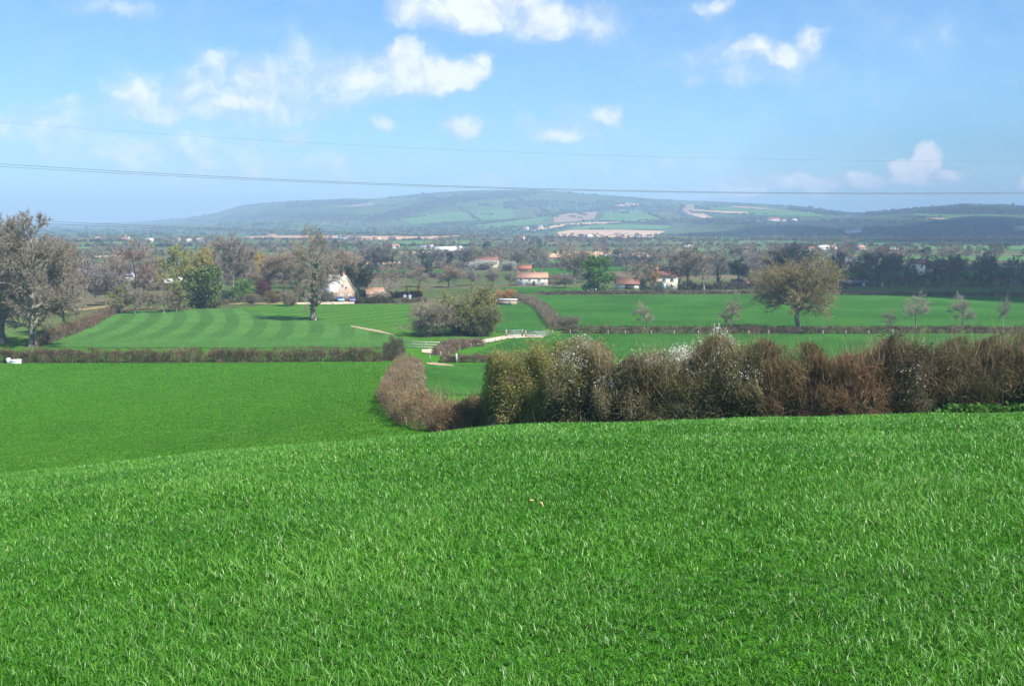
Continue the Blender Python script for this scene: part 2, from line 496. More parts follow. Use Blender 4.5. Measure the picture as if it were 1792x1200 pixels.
# ------------------------------------------------------------------ hedges
def path_points(path, step):
    path = np.asarray(path, float)
    seg = np.linalg.norm(np.diff(path[:, :2], axis=0), axis=1); s = np.concatenate([[0], np.cumsum(seg)])
    m = max(2, int(s[-1] / step))
    q = np.linspace(0, s[-1], m)
    return np.stack([np.interp(q, s, path[:, 0]), np.interp(q, s, path[:, 1])], 1), q, s

def hedge(name, label, path, width, height, n, L=(.35, .8), W=.02, cols=((.2, .14, .1),), leafn=0, leafcols=((.08, .1, .03),), leaf=.08,
          blossom=(), seed=1, group=None, cat='hedge', upright=.9, rough=.25, stemn=None, ends=.8, shoots=0, zlo=.05, clump=.7, lowleaf=0, bright=1.0):
    """hedge along a ground path; height: metres, or list of (fraction along, metres); blossom: (fraction, spread, height fraction, spread, count)"""
    rng = np.random.default_rng(seed)
    P, q, s = path_points(path, .5)
    tot = q[-1]
    root = thing(name, (P[0, 0], P[0, 1], gz(P[0, 0], P[0, 1])), label, cat, group)
    org = np.array(root.location)
    hk = height if isinstance(height, (list, tuple)) else [(0, height), (1, height)]
    hk = np.array(hk, float)
    wk = width if isinstance(width, (list, tuple)) else [(0, width), (1, width)]
    wk = np.array(wk, float)
    ph = rng.uniform(0, 6.28, 6)
    def place(u, a, b):
        """u along (0..1), a across (-1..1), b up (0..1) -> world"""
        d = u * tot
        x = np.interp(d, q, P[:, 0]); y = np.interp(d, q, P[:, 1])
        x2 = np.interp(d + .3, q, P[:, 0]) - np.interp(d - .3, q, P[:, 0]); y2 = np.interp(d + .3, q, P[:, 1]) - np.interp(d - .3, q, P[:, 1])
        l = np.hypot(x2, y2) + 1e-9; nx, ny = -y2 / l, x2 / l
        h = np.interp(u, hk[:, 0], hk[:, 1]); w = np.interp(u, wk[:, 0], wk[:, 1])
        e = np.minimum(d, tot - d) / (ends + 1e-6); e = np.sqrt(np.clip(1 - np.clip(1 - e, 0, 1) ** 2, 0.05, 1))
        wav = 1 + rough * .5 * (np.sin(d * 1.1 + ph[0]) * .5 + np.sin(d * 2.7 + ph[1]) * .35 + np.sin(d * .43 + ph[2]) * .5)
        h = h * e * wav; w = w * (.6 + .4 * e) * (1 + rough * .4 * np.sin(d * 1.7 + ph[3] + b * 3))
        xx = x + nx * a * w / 2; yy = y + ny * a * w / 2
        return np.stack([xx, yy, ground_z(xx, yy) + b * h], 1), np.stack([nx, ny], 1), h
    hm = float(np.mean(hk[:, 1])); wm_ = float(np.mean(wk[:, 1]))
    nc = int(np.clip(tot * (hm * 2 + wm_) * 1.1 / max(.25, clump ** 2), 12, 6000))
    cu, cth, cr = rng.uniform(0, 1, nc), rng.uniform(-.1, math.pi + .1, nc), rng.uniform(.66, 1.12, nc)
    cdir = rng.normal(0, .42, (nc, 3)); ctone = rng.uniform(.55, 1.35, nc); chue = rng.normal(0, .55, nc)
    def section(m, surf=.8):
        """points in tufts on the rounded cross-section, and some inside"""
        c = rng.integers(0, nc, m)
        u = np.clip(cu[c] + rng.normal(0, .42 * clump / tot, m), 0, 1)
        th = cth[c] + rng.normal(0, .38 * clump / max(.6, (hm + wm_ * .5) * .5), m); th = np.clip(th, -.15, math.pi + .15)
        r = np.where(rng.uniform(0, 1, m) < surf, cr[c] * rng.uniform(.78, 1.02, m), np.sqrt(rng.uniform(0, .6, m)))
        co, si = np.cos(th), np.sin(th)
        a = np.sign(co) * np.abs(co) ** .6 * r; b = np.clip(np.sign(si) * np.abs(si) ** .6 * r, zlo, 1.08)
        return u, a, b, c
    u, a, b, c = section(n)
    w0, nn, hh = place(u, a, np.minimum(b, 1.0))
    D = np.zeros((n, 3)); D[:, :2] = nn * (a * .9)[:, None]; D[:, 2] = upright * (.15 + b); D += cdir[c] + rng.normal(0, .6, (n, 3)); D = unit(D)
    LL = rng.uniform(L[0], L[1], n); w0 = w0 - D * (LL * .6)[:, None]
    g = ground_z(w0[:, 0], w0[:, 1]); w0[:, 2] = np.maximum(w0[:, 2], g + .02)
    v, q4, t3 = slivers(w0 - org, D, LL, W * rng.uniform(.6, 1.4, n), rng)
    cols = np.array(cols, float)
    zone = np.sin(u * tot * .9 + ph[4]) * .45 + np.sin(u * tot * .31 + ph[5]) * .5 + chue[c] + b * .3 + rng.normal(0, .25, n)
    ci = np.clip(((zone + 1.2) / 2.4 * len(cols)).astype(int), 0, len(cols) - 1)
    hue = np.repeat(cols[ci] * (ctone[c] * rng.uniform(.65, 1.35, n))[:, None], 5, 0)
    vs, q_, t_, hs_, off = [v], [q4], [t3], [hue], len(v)
    # woody stems at the foot
    m = stemn if stemn is not None else int(tot * 5)
    if m:
        us = rng.uniform(.01, .99, m); p0, _, hs = place(us, rng.uniform(-.7, .7, m), np.zeros(m))
        Ds = unit(np.stack([rng.normal(0, .3, m), rng.normal(0, .3, m), np.ones(m)], 1))
        v, f = tubes(curve(p0 - org, Ds, hs * rng.uniform(.35, .8, m), 3, rng, 0, .15), np.full(m, W * 1.5), 4)
        vs.append(v); q_.append(f + off); off += len(v); hs_.append(np.repeat(np.array([.15, .12, .09])[None] * rng.uniform(.5, 1.8, m)[:, None], 16, 0))
    if shoots:
        us = rng.uniform(0, 1, shoots); p0, _, hs = place(us, rng.uniform(-.9, .7, shoots), rng.uniform(.5, .97, shoots))
        Ds = unit(np.stack([rng.normal(0, .28, shoots), rng.normal(0, .28, shoots), np.ones(shoots)], 1))
        v, q4, t3 = slivers(p0 - org, Ds, rng.uniform(.35, 1.25, shoots) * rng.uniform(.6, 1.3, shoots), np.full(shoots, W * .9), rng)
        vs.append(v); q_.append(q4 + off); t_.append(t3 + off); off += len(v); hs_.append(np.repeat(np.array([.25, .18, .11])[None] * rng.uniform(.4, 1.3, shoots)[:, None], 5, 0))
    link('twigs', build_mesh('twigs', np.vstack(vs), [np.vstack(q_), np.vstack(t_)], M['hedge_twig'], hue=np.vstack(hs_) * bright), root)
    if leafn:
        u, a, b, _ = section(leafn, .85)
        p, _, _ = place(u, a, b)
        v, f = leaves(p - org + rng.normal(0, .06, (leafn, 3)), leaf, rng)
        lc = np.array(leafcols, float); hue = lc[rng.integers(0, len(lc), leafn)] * rng.uniform(.6, 1.4, leafn)[:, None]
        link('foliage', build_mesh('foliage', v, [f], M['hedge_leaf'], hue=np.repeat(hue, 4, 0)), root)
    if lowleaf:  # dark leaf cards: shade of the hedge foot put into their colour
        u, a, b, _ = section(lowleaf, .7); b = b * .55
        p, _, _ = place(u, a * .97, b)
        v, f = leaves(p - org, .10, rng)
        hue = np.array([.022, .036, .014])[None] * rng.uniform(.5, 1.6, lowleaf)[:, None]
        link('ivy', build_mesh('ivy', v, [f], M['hedge_leaf'], hue=np.repeat(hue, 4, 0)), root)  # named ivy, but added to paint the shade low in the hedge
    if len(blossom):
        ps = []
        for (uc, us_, bc, bs, cnt, face) in blossom:
            cnt = int(cnt * 3.0); k = max(4, cnt // 16)                      # sprays of flowers along twigs
            cu = np.clip(rng.normal(uc, us_, k), .005, .995); cb_ = np.clip(rng.normal(bc, bs, k), .05, 1.08)
            ca = np.clip(rng.normal(face, .3, k), -1, 1) * np.sqrt(np.clip(1.1 - np.clip(cb_, 0, 1) ** 3, .05, 1))
            c, _, _ = place(cu, ca, cb_)
            d = unit(rng.normal(0, 1, (k, 3)) + np.array([0, 0, .8]))
            i = rng.integers(0, k, cnt)
            ps.append(c[i] + d[i] * rng.uniform(-.32, .32, cnt)[:, None] + rng.normal(0, .035, (cnt, 3)))
        p = np.vstack(ps)
        v, f = leaves(p - org, .034, rng)
        link('blossom', build_mesh('blossom', v, [f], M['blossom']), root)
    return root

# ------------------------------------------------------------------ ground
def grid_faces(r, c):
    i = np.arange(r - 1)[:, None] * c + np.arange(c - 1)[None]
    return np.stack([i, i + 1, i + c + 1, i + c], -1).reshape(-1, 4)

m, nt, b = mat('ground_cover')
M['ground'] = m
geo = nt.nodes.new('ShaderNodeNewGeometry'); pos = geo.outputs['Position']
sep = nt.nodes.new('ShaderNodeSeparateXYZ'); nt.links.new(pos, sep.inputs[0])
near_f = mixc(nt, 1.0, ramp(nt, noise(nt, .06, 8, pos, .72), [(.3, (.048, .180, .014)), (.7, (.076, .245, .020))]),
              ramp(nt, noise(nt, 3.5, 6, pos, .8), [(.36, (.45, .5, .45)), (.64, (1.5, 1.4, 1.4))]), 'MULTIPLY')
valley = mixc(nt, 1.0, ramp(nt, noise(nt, .012, 4, pos), [(.38, (.065, .10, .034)), (.50, (.085, .115, .042)), (.62, (.15, .125, .08))]),
              ramp(nt, noise(nt, .25, 5, pos, .7), [(.3, (.7, .7, .7)), (.7, (1.25, 1.25, 1.25))]), 'MULTIPLY')
wood = ramp(nt, noise(nt, .022, 4, pos, .7), [(.42, (.066, .118, .045)), (.52, (.040, .060, .027)), (.60, (.082, .128, .050))])
hillc = mixc(nt, 1.0, wood, ramp(nt, noise(nt, .0032, 3, pos), [(.35, (.65, .7, .7)), (.65, (1.3, 1.25, 1.1))]), 'MULTIPLY')
f1 = N(nt, 'ShaderNodeMapRange'); f1.inputs[1].default_value = 168; f1.inputs[2].default_value = 260; nt.links.new(sep.outputs[1], f1.inputs[0])
f2 = N(nt, 'ShaderNodeMapRange'); f2.inputs[1].default_value = 1500; f2.inputs[2].default_value = 2100; nt.links.new(sep.outputs[1], f2.inputs[0])
nt.links.new(mixc(nt, f2.outputs[0], mixc(nt, f1.outputs[0], near_f, valley), hillc), b.inputs['Base Color'])
b.inputs['Roughness'].default_value = 1; b.inputs['Specular IOR Level'].default_value = .0
bp = nt.nodes.new('ShaderNodeBump'); bp.inputs['Strength'].default_value = 1.0; bp.inputs['Distance'].default_value = .3
nt.links.new(noise(nt, 3, 6, pos, .8), bp.inputs['Height']); nt.links.new(bp.outputs[0], b.inputs['Normal'])

ys = np.concatenate([np.arange(-25, 2, 1.0), np.arange(2, 40, .35), np.arange(40, 180, 1.2), np.geomspace(180, 9400, 330)])
us = np.linspace(-1, 1, 361)
YY, UU = np.meshgrid(ys, us, indexing='ij'); XX = UU * (25 + .8 * np.maximum(YY, 0))
ZZ = ground_z(XX.ravel(), YY.ravel())
gr = link('ground', build_mesh('ground', np.stack([XX.ravel(), YY.ravel(), ZZ], 1), [grid_faces(len(ys), len(us))], M['ground'], smooth_=True))
setp(gr, 'grassy slope and wide valley floor rising to a long far hill', 'ground', kind='structure')

# fields laid over the ground: bands between a top and a bottom outline
def field_mat(name, lo, hi, scale=.4, fine=2.0, stripes=None, bump=.1):
    m, nt, b = mat(name)
    pos = nt.nodes.new('ShaderNodeNewGeometry').outputs['Position']
    c = mixc(nt, 1.0, ramp(nt, noise(nt, scale, 5, pos, .6), [(.3, lo), (.7, hi)]),
             ramp(nt, noise(nt, fine, 4, pos, .7), [(.32, (.62, .66, .62)), (.68, (1.38, 1.32, 1.32))]), 'MULTIPLY')
    if stripes:
        per, slope, curv, y0, amp, ylo, yhi = stripes
        s = nt.nodes.new('ShaderNodeSeparateXYZ'); nt.links.new(pos, s.inputs[0])
        dy = math_n(nt, 'SUBTRACT', s.outputs[1], y0)
        u = math_n(nt, 'ADD', s.outputs[0], math_n(nt, 'MULTIPLY', dy, slope))
        u = math_n(nt, 'ADD', u, math_n(nt, 'MULTIPLY', math_n(nt, 'MULTIPLY', dy, dy), curv))
        u = math_n(nt, 'ADD', u, math_n(nt, 'MULTIPLY', noise(nt, .12, 2, pos), 1.0))
        w = math_n(nt, 'MULTIPLY_ADD', math_n(nt, 'SINE', math_n(nt, 'MULTIPLY', u, 2 * math.pi / per)), 2.2, .5, True)
        fr = N(nt, 'ShaderNodeMapRange', interpolation_type='SMOOTHSTEP'); fr.inputs[1].default_value = ylo; fr.inputs[2].default_value = yhi
        nt.links.new(s.outputs[1], fr.inputs[0])
        w = math_n(nt, 'MULTIPLY', math_n(nt, 'SUBTRACT', w, .5), fr.outputs[0])
        fac = math_n(nt, 'MULTIPLY_ADD', w, amp, 1.0)
        vm = N(nt, 'ShaderNodeVectorMath', operation='SCALE'); nt.links.new(c, vm.inputs[0]); nt.links.new(fac, vm.inputs['Scale']); c = vm.outputs[0]
    nt.links.new(c, b.inputs['Base Color']); b.inputs['Roughness'].default_value = 1; b.inputs['Specular IOR Level'].default_value = .0
    bp = nt.nodes.new('ShaderNodeBump'); bp.inputs['Strength'].default_value = .7; bp.inputs['Distance'].default_value = bump
    nt.links.new(noise(nt, fine * 2, 4, pos, .7), bp.inputs['Height']); nt.links.new(bp.outputs[0], b.inputs['Normal'])
    return m

FM = {
    'pasture': field_mat('pasture', (.022, .080, .014), (.045, .134, .024), .045, 1.1),
    'pasture_dull': field_mat('pasture_dull', (.045, .090, .028), (.065, .115, .035), .04, .6),
    'mown': field_mat('mown', (.046, .122, .028), (.064, .152, .036), .08, 1.2, (6.0, .25, .0019, 243, .27, 186, 216)),
    'lawn': field_mat('lawn', (.044, .122, .020), (.060, .150, .024), .08, 1.2, (7.0, -.55, 0, 280, .25, 200, 260)),
    'tan': field_mat('tan_soil', (.40, .27, .165), (.50, .35, .225), .01, .12),
    'red_soil': field_mat('red_soil', (.36, .22, .14), (.43, .27, .18), .01, .12),
    'dun': field_mat('dun_soil', (.22, .16, .115), (.29, .21, .15), .01, .12),
    'hill_green': field_mat('hill_green', (.070, .150, .050), (.090, .180, .060), .006, .05),
    'dry': field_mat('dry_grass', (.20, .17, .085), (.27, .22, .11), .3, 2),
}
def interp_line(pts, t):
    p = np.array(pts, float); s = np.concatenate([[0], np.cumsum(np.abs(np.diff(p[:, 0])) + .3 * np.abs(np.diff(p[:, 1])) + 1e-6)]); s /= s[-1]
    return np.interp(t, s, p[:, 0]), np.interp(t, s, p[:, 1])

def band(name, top, bot, m, nu=40, nv=10, lift=None, label=None, ymin=33, kind='structure', wob=0.0):
    t = np.linspace(0, 1, nu); tx, ty = interp_line(top, t); bx, by = interp_line(bot, t)
    k = np.linspace(0, 1, nv)[:, None]
    px = bx * (1 - k) + tx * k; py = by * (1 - k) + ty * k
    g = at(px.ravel(), py.ravel(), ymin)
    if wob:
        g[:, 0] += wob * np.sin(g[:, 1] * .31 + g[:, 0] * .17); g[:, 1] += wob * np.sin(g[:, 0] * .23)
        g[:, 2] = ground_z(g[:, 0], g[:, 1])
    g[:, 2] += (np.clip(g[:, 1] * .00045, .03, 3.0) if lift is None else lift)
    o = link(name, build_mesh(name, g, [grid_faces(nv, nu)], m, smooth_=True))
    return setp(o, label, 'field' if label else None, kind=kind)

ALL = [
 ('field', [(185,547),(250,541),(335,541),(420,541),(540,560),(640,577),(712,593)], [(72,608),(250,609),(430,609),(560,609),(650,609),(680,609),(712,606)], 'mown', 'mown grass field with broad pale and dark stripes'),
 ('field', [(410,541),(480,533),(560,533),(720,533)], [(420,541),(540,560),(640,577),(706,588)], 'lawn', 'bright green paddock with faint slanting mowing lines'),
 ('field', [(868,534),(915,531),(952,548)], [(868,582),(915,581),(950,579)], 'pasture', 'small green paddock between round bushes and receding hedge'),
 ('field', [(935,518),(1200,517),(1480,516),(1850,520)], [(985,573),(1200,573),(1480,573),(1850,574)], 'pasture', 'broad green pasture behind the far level hedge'),
 ('field', [(905,591),(1000,585),(1300,584),(1850,586)], [(835,616),(1000,640),(1300,640),(1850,640)], 'pasture', 'green pasture strip beyond the tall hedge'),
 ('field', [(742,640),(790,638),(850,637)], [(735,690),(790,692),(850,692)], 'pasture', 'small green field enclosed by low brown hedge'),
 ('field', [(880,503),(960,502),(1060,506)], [(880,513),(960,512),(1060,513)], 'pasture', 'strip of green grass before long white farmhouse'),
 ('field', [(930,470),(1060,468)], [(930,487),(1060,487)], 'pasture', 'green paddock behind long white farmhouse'),
 ('field', [(640,473),(740,473),(820,474)], [(640,484),(740,484),(820,484)], 'pasture', 'green field behind grey orchard trees'),
 ('field', [(1060,465),(1130,465)], [(1060,474),(1130,474)], 'pasture', 'small green field behind low brown barn'),
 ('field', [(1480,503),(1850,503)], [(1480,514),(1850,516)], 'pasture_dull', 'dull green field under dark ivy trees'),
 ('field', [(1460,478),(1580,476),(1850,478)], [(1460,483),(1580,484),(1850,486)], 'pasture', 'thin green field strip behind dark ivy trees'),
 ('field', [(640,459),(702,458)], [(640,464),(702,463)], 'tan', 'thin tan ploughed strip behind central bare trees'),
 ('field', [(955,447),(985,440),(1060,441),(1135,443)], [(955,451),(985,452),(1060,452),(1135,450)], 'tan', 'tan ploughed field in the middle valley'),
 ('field', [(160,449),(215,446)], [(160,451),(215,450)], 'tan', 'thin tan strip behind left bare trees'),
 ('field', [(430,415),(500,413),(640,413),(760,415)], [(430,418),(500,417),(640,418),(760,419)], 'red_soil', 'long thin reddish soil strip at the foot of the hill'),
 ('field', [(620,419),(700,417),(830,410)], [(620,422),(700,420),(830,413)], 'tan', 'pale soil strip below the hill middle'),
 ('field', [(975,407),(1000,403),(1090,403),(1165,405)], [(978,414),(1000,416),(1090,416),(1140,416)], 'tan', 'large pale ploughed field at the hill foot'),
 ('field', [(935,401),(990,392),(1085,388)], [(935,405),(990,396),(1085,391)], 'tan', 'curved pale soil strip on lower hillside'),
 ('field', [(1000,398),(1060,393),(1180,396)], [(1000,402),(1060,402),(1160,402)], 'hill_green', 'bright green field between two pale ploughed strips'),
 ('field', [(968,380),(1000,373),(1046,371)], [(970,391),(1000,389),(1040,384)], 'dun', 'dun soil field on the middle hillside'),
 ('field', [(1060,371),(1120,364),(1160,380)], [(1050,386),(1120,390),(1180,386)], 'hill_green', 'green field high on the middle hillside'),
 ('field', [(1074,361),(1098,356),(1117,358)], [(1076,363),(1098,362),(1117,360)], 'tan', 'small tan patch near the hilltop'),
 ('field', [(1186,360),(1214,359)], [(1196,372),(1216,366)], 'dun', 'small dun field near the top of right hillside'),
 ('field', [(1194,370),(1230,374),(1250,383)], [(1194,372),(1220,380),(1246,385)], 'tan', 'tan strip slanting down the right hillside'),
 ('field', [(1210,367),(1260,370),(1308,372)], [(1210,369),(1260,373),(1308,375)], 'tan', 'tan strip crossing the right hillside'),
 ('field', [(1230,362),(1330,365),(1420,372)], [(1250,369),(1330,378),(1440,380)], 'hill_green', 'green hillside pasture below the right wood'),
 ('field', [(1280,361),(1340,365),(1391,370)], [(1280,363),(1340,368),(1391,372)], 'red_soil', 'thin reddish strip high on right hillside'),
 ('field', [(1618,381),(1680,384)], [(1618,384),(1680,386.5)], 'red_soil', 'thin reddish strip below the wooded right hill'),
 ('field', [(1600,374),(1690,378),(1740,376)], [(1600,381),(1690,383),(1740,383)], 'hill_green', 'hazy green field on the wooded right hill'),
 ('field', [(1150,416),(1400,413),(1560,414)], [(1150,421),(1400,420),(1560,420)], 'hill_green', 'long green field along the foot of right hill'),
 ('field', [(1250,424),(1440,422),(1620,424)], [(1250,430),(1440,430),(1620,430)], 'hill_green', 'deep green valley field before right hill'),
 ('field', [(640,424),(760,422),(900,424)], [(640,429),(760,428),(900,429)], 'hill_green', 'hazy green field in the middle valley'),
 ('field', [(180,424),(260,423),(340,424)], [(180,428),(260,428),(340,429)], 'hill_green', 'hazy green field in the left valley'),
 ('field', [(700,384),(800,371),(900,366)], [(720,394),(800,388),(900,384)], 'hill_green', 'pale green slope on the hill middle'),
 ('field', [(830,394),(900,386),(960,380)], [(840,402),(900,396),(940,394)], 'hill_green', 'pale green lower slope left of ploughed strips'),
 ('field', [(610,362),(640,357),(655,356)], [(610,364),(640,361),(655,359)], 'dun', 'small dun patch on the left hill shoulder'),
]
for nme, top, bot, mk, lab in ALL:
    band(nme, top, bot, FM[mk], label=lab)
FM['wood_floor'] = field_mat('wood_floor', (.026, .036, .018), (.042, .050, .026), .02, .1)
for lab, top, bot in (('dark wood on the right hill shoulder', [(1385,362),(1440,367),(1482,374)], [(1385,367),(1430,374),(1482,377)]),
    ('dark wooded crest of the right hill', [(1495,375),(1540,370.5),(1600,366),(1680,359),(1800,363)], [(1495,378),(1540,376),(1600,373),(1680,374),(1800,375)]),
    ('dark wood edge below the right hillside strips', [(1130,387),(1200,384),(1320,386)], [(1130,391),(1200,391),(1320,393)]),
    ('long dark hanging wood down the hill middle', [(640,386),(690,368),(740,354),(800,343)], [(650,391),(700,381),(760,366),(810,352)]),
    ('dark wood just under the highest hill top', [(800,342),(860,338),(925,337)], [(810,354),(860,347),(925,342)]),
    ('dark wood on the left hill shoulder', [(500,357),(560,353),(640,353)], [(500,363),(560,359),(640,357)]),
    ('hazy wooded lower slope of the left hill', [(420,377),(520,372),(640,376)], [(420,384),(520,382),(640,384)]),
    ('wooded low ground before the right hill', [(1300,390),(1450,386),(1800,388)], [(1300,409),(1450,409),(1800,410)]),
    ('small dark wood high in the hill middle', [(885,353),(960,350)], [(885,362),(960,360)]),
    ('dark wood among the middle hill fields', [(1040,364),(1075,360),(1130,368)], [(1040,369),(1080,366),(1130,372)])):
    band('hillside', top, bot, FM['wood_floor'], label=lab)
for lab, top, bot, mk in (('hazy green strip in the valley left of centre', [(300,431),(420,430)], [(300,436),(420,436)], 'hill_green'),
    ('hazy green strip behind the leftmost trees', [(-20,432),(160,432)], [(-20,437),(160,438)], 'hill_green'),
    ('hazy green strip behind the central bare trees', [(560,432),(760,431)], [(560,437),(760,437)], 'hill_green'),
    ('hazy green strip above the white farmhouse', [(840,428),(960,427)], [(840,433),(960,433)], 'hill_green'),
    ('hazy green strip behind the white house grove', [(1180,435),(1420,434)], [(1180,440),(1420,440)], 'hill_green'),
    ('pale green strip beyond the ivy tree row', [(1480,450),(1800,449)], [(1480,456),(1800,457)], 'hill_green'),
    ('hazy green strip before the right hill', [(1600,431),(1800,431)], [(1600,437),(1800,438)], 'hill_green'),
    ('thin tan strip in the middle valley left of farmhouse', [(700,441),(790,441)], [(700,443.5),(790,443.5)], 'tan'),
    ('green strip in front of the tan ploughed field', [(940,455),(1040,455)], [(940,462),(1040,462)], 'hill_green')):
    band('field', top, bot, FM[mk], label=lab)
# tracks and bare earth
band('path', [(818,603),(850,594),(890,587),(925,586),(952,588)], [(818,609),(850,601),(890,593),(925,591),(952,591)], M['sand'], 30, 5, .12)
band('path', [(738,612),(760,611),(772,613)], [(738,617),(760,620),(770,618)], M['sand'], 16, 5, .1)
band('path', [(745,635),(765,635),(790,639)], [(750,638),(770,640),(795,641)], M['dirt'], 16, 5, .08)
band('path', [(408,543),(430,544),(446,547)], [(410,545),(430,547),(446,548.5)], M['dirt'], 12, 4, .1)
band('path', [(612,570),(640,575),(665,579),(690,586)], [(612,572),(640,577.5),(665,582),(690,587.5)], M['dirt'], 20, 4, .12, wob=.3)
band('path', [(0,548),(60,549),(190,535),(205,531)], [(0,551),(60,553),(190,539),(205,534)], FM['dry'], 20, 4, .1)
band('path', [(520,530),(560,529),(620,528)], [(520,533),(560,533.5),(620,532)], M['sand'], 14, 4, .1)
band('path', [(390,531),(440,530),(520,530)], [(390,533),(440,533),(520,532.5)], FM['dry'], 14, 4, .1)

# ------------------------------------------------------------------ foreground grass
def make_grass():
    rng = np.random.default_rng(5)
    xs, wd, ln = [], [], []
    for (y0, y1, dens, w, l) in ((1.6, 3.2, 2200, .0040, .062), (3.2, 6, 6200, .0040, .060), (6, 9, 3300, .0052, .060), (9, 13, 1900, .0072, .060), (13, 18, 1100, .0098, .060), (18, 25, 600, .0135, .060), (25, 34, 300, .019, .060), (34, 52, 110, .026, .065), (52, 80, 55, .038, .075), (80, 120, 26, .055, .085), (120, 159, 13, .08, .10)):
        k = .56
        area = k * (y1 ** 2 - y0 ** 2) + 2 * 3.2 * (y1 - y0)
        n = int(area * dens)
        y = np.sqrt(rng.uniform(y0 ** 2, y1 ** 2, n)); x = rng.uniform(-1, 1, n) * (k * y + 3.2)
        if y0 > 50: x = -rng.uniform(.095, .62, n) * y
        xs.append(np.stack([x, y], 1)); wd.append(np.full(n, w)); ln.append(np.full(n, l))
    P = np.vstack(xs); W = np.concatenate(wd); L = np.concatenate(ln); n = len(P)
    # drilled rows and tufts
    P += .045 * np.stack([np.sin(P[:, 1] * 40 + 3 * np.sin(P[:, 0] * 7)), np.sin(P[:, 0] * 43 + 3 * np.sin(P[:, 1] * 6))], 1)
    x, y = P.T
    big = np.sin(x * 1.1 + 2 * np.sin(y * .45 + .5)) * np.sin(y * .8 + 1.4 * np.sin(x * .6)) + .6 * np.sin(x * 2.9 + y * 1.3) * np.sin(y * 2.3 - x * .7 + 2)
    L = L * (1 + .2 * big) * rng.uniform(.55, 1.35, n)
    az = rng.uniform(0, 6.283, n) + .8 * np.sin(x * .7) ; lean = np.abs(rng.normal(.95, .6, n))
    out = np.stack([np.cos(az), np.sin(az)], 1)
    z = ground_z(x, y) - .01
    base = np.stack([x, y, z], 1)
    e1 = unit(np.concatenate([out * (lean * .5)[:, None], np.ones((n, 1))], 1))
    e2 = unit(np.concatenate([out * (lean * 1.9)[:, None], np.full((n, 1), .75)], 1))
    mid = base + e1 * (L * .55)[:, None]; tip = mid + e2 * (L * .6)[:, None]
    tw = rng.normal(0, .8, n)
    side = np.stack([-np.sin(az + tw), np.cos(az + tw), rng.normal(0, .15, n)], 1) * (W * .5)[:, None]
    V = np.stack([base - side, base + side, mid + side * .9, mid - side * .9, tip], 1).reshape(-1, 3)
    i = np.arange(n)[:, None] * 5
    tone = np.clip(.44 + .19 * rng.normal(0, 1, n) + .13 * big, 0, .92)
    pale = rng.uniform(0, 1, n) < .004
    tone[pale] = 1.0
    far = y > 52
    tv = np.repeat(tone, 5)
    m, nt, b = mat('grass_blade')
    a = N(nt, 'ShaderNodeAttribute', attribute_name='tone')
    c = ramp(nt, a.outputs['Fac'], [(0, (.026, .098, .009)), (.45, (.070, .238, .018)), (.9, (.175, .38, .062)), (1.0, (.42, .38, .20))])
    nt.links.new(c, b.inputs['Base Color']); b.inputs['Roughness'].default_value = .40; b.inputs['Specular IOR Level'].default_value = .40
    tr = nt.nodes.new('ShaderNodeBsdfTranslucent'); nt.links.new(c, tr.inputs[0])
    mx = nt.nodes.new('ShaderNodeMixShader'); mx.inputs[0].default_value = .3
    nt.links.new(b.outputs[0], mx.inputs[1]); nt.links.new(tr.outputs[0], mx.inputs[2]); nt.links.new(mx.outputs[0], nt.nodes['Material Output'].inputs[0])
    V = V.reshape(n, 5, 3); tv = tone
    def part(sel, mm, label):
        k = int(sel.sum()); i = np.arange(k)[:, None] * 5
        o = link('grass', build_mesh('grass', V[sel].reshape(-1, 3), [i + np.array([[0, 1, 2, 3]]), i + np.array([[3, 2, 4]])], mm, tone=np.repeat(tv[sel], 5)))
        setp(o, label, 'grass', kind='stuff')
    part(~far, m, 'lush green blades of young crop covering the near slope')
    m2 = m.copy(); m2.name = 'field_crop'; b2 = m2.node_tree.nodes['Principled BSDF']
    b2.inputs['Roughness'].default_value = .75; b2.inputs['Specular IOR Level'].default_value = .12
    e = [q for q in m2.node_tree.nodes if q.type == 'VALTORGB'][0].color_ramp.elements
    for q, c in zip(e, ((.040, .120, .012), (.070, .205, .018), (.13, .30, .045), (.18, .30, .07))): q.color = (*c, 1)
    part(far, m2, 'fine short crop in the left field beyond the rise')
make_grass()
for px, py, dx, lab in ((928, 888, .10, 'short tan straw stalk lying in grass, the slanting left one'), (945, 892, -.02, 'bent tan straw piece in grass, right of the slanting stalk')):
    g = at1(px, py, 2.0)
    mb = MB(); mb.bar((-.026, 0, .055), (.0, -.005, .062), .005, 6, .006); mb.bar((.0, -.005, .062), (.024, dx * .25, .04), .006, 6, .003)
    o = mb.obj('straw_stalk', M['straw']); o.location = (g[0], g[1], g[2]); o.rotation_euler = (0, .3, .4 if dx > 0 else -.6)
    setp(o, lab, 'straw')

# ------------------------------------------------------------------ tree kinds
proto('big_bare', gen_tree(11, 22, 17, .12, .52, 34, (12, 10, 8), trunk_r=.55, twig_w=.058, up=.10, bark='bark_pale'))
proto('big_bare_twin', gen_tree(12, 22, 14, .15, .6, 28, (12, 9, 8), trunk_r=.5, twig_w=.06, up=.16))
proto('ivy_tall', gen_tree(13, 18, 10.5, .14, .60, 30, (11, 8, 7), trunk_r=.42, twig_w=.044, up=.05, ivy=800, droop=.05, bark='bark_pale', lean=.03))
proto('oak', gen_tree(14, 14, 16, .33, .50, 36, (11, 9, 7), excurrent=.40, trunk_r=.5, twig_w=.042, up=.06, leafn=8000, leaf=.16, bark='bark_pale'))
proto('bare_a', gen_tree(21, 14, 10, .18, .5, 20, (10, 8, 6), trunk_r=.3, twig_w=.065))
proto('bare_b', gen_tree(22, 15, 9, .2, .6, 20, (10, 8, 6), trunk_r=.3, twig_w=.065, excurrent=.5))
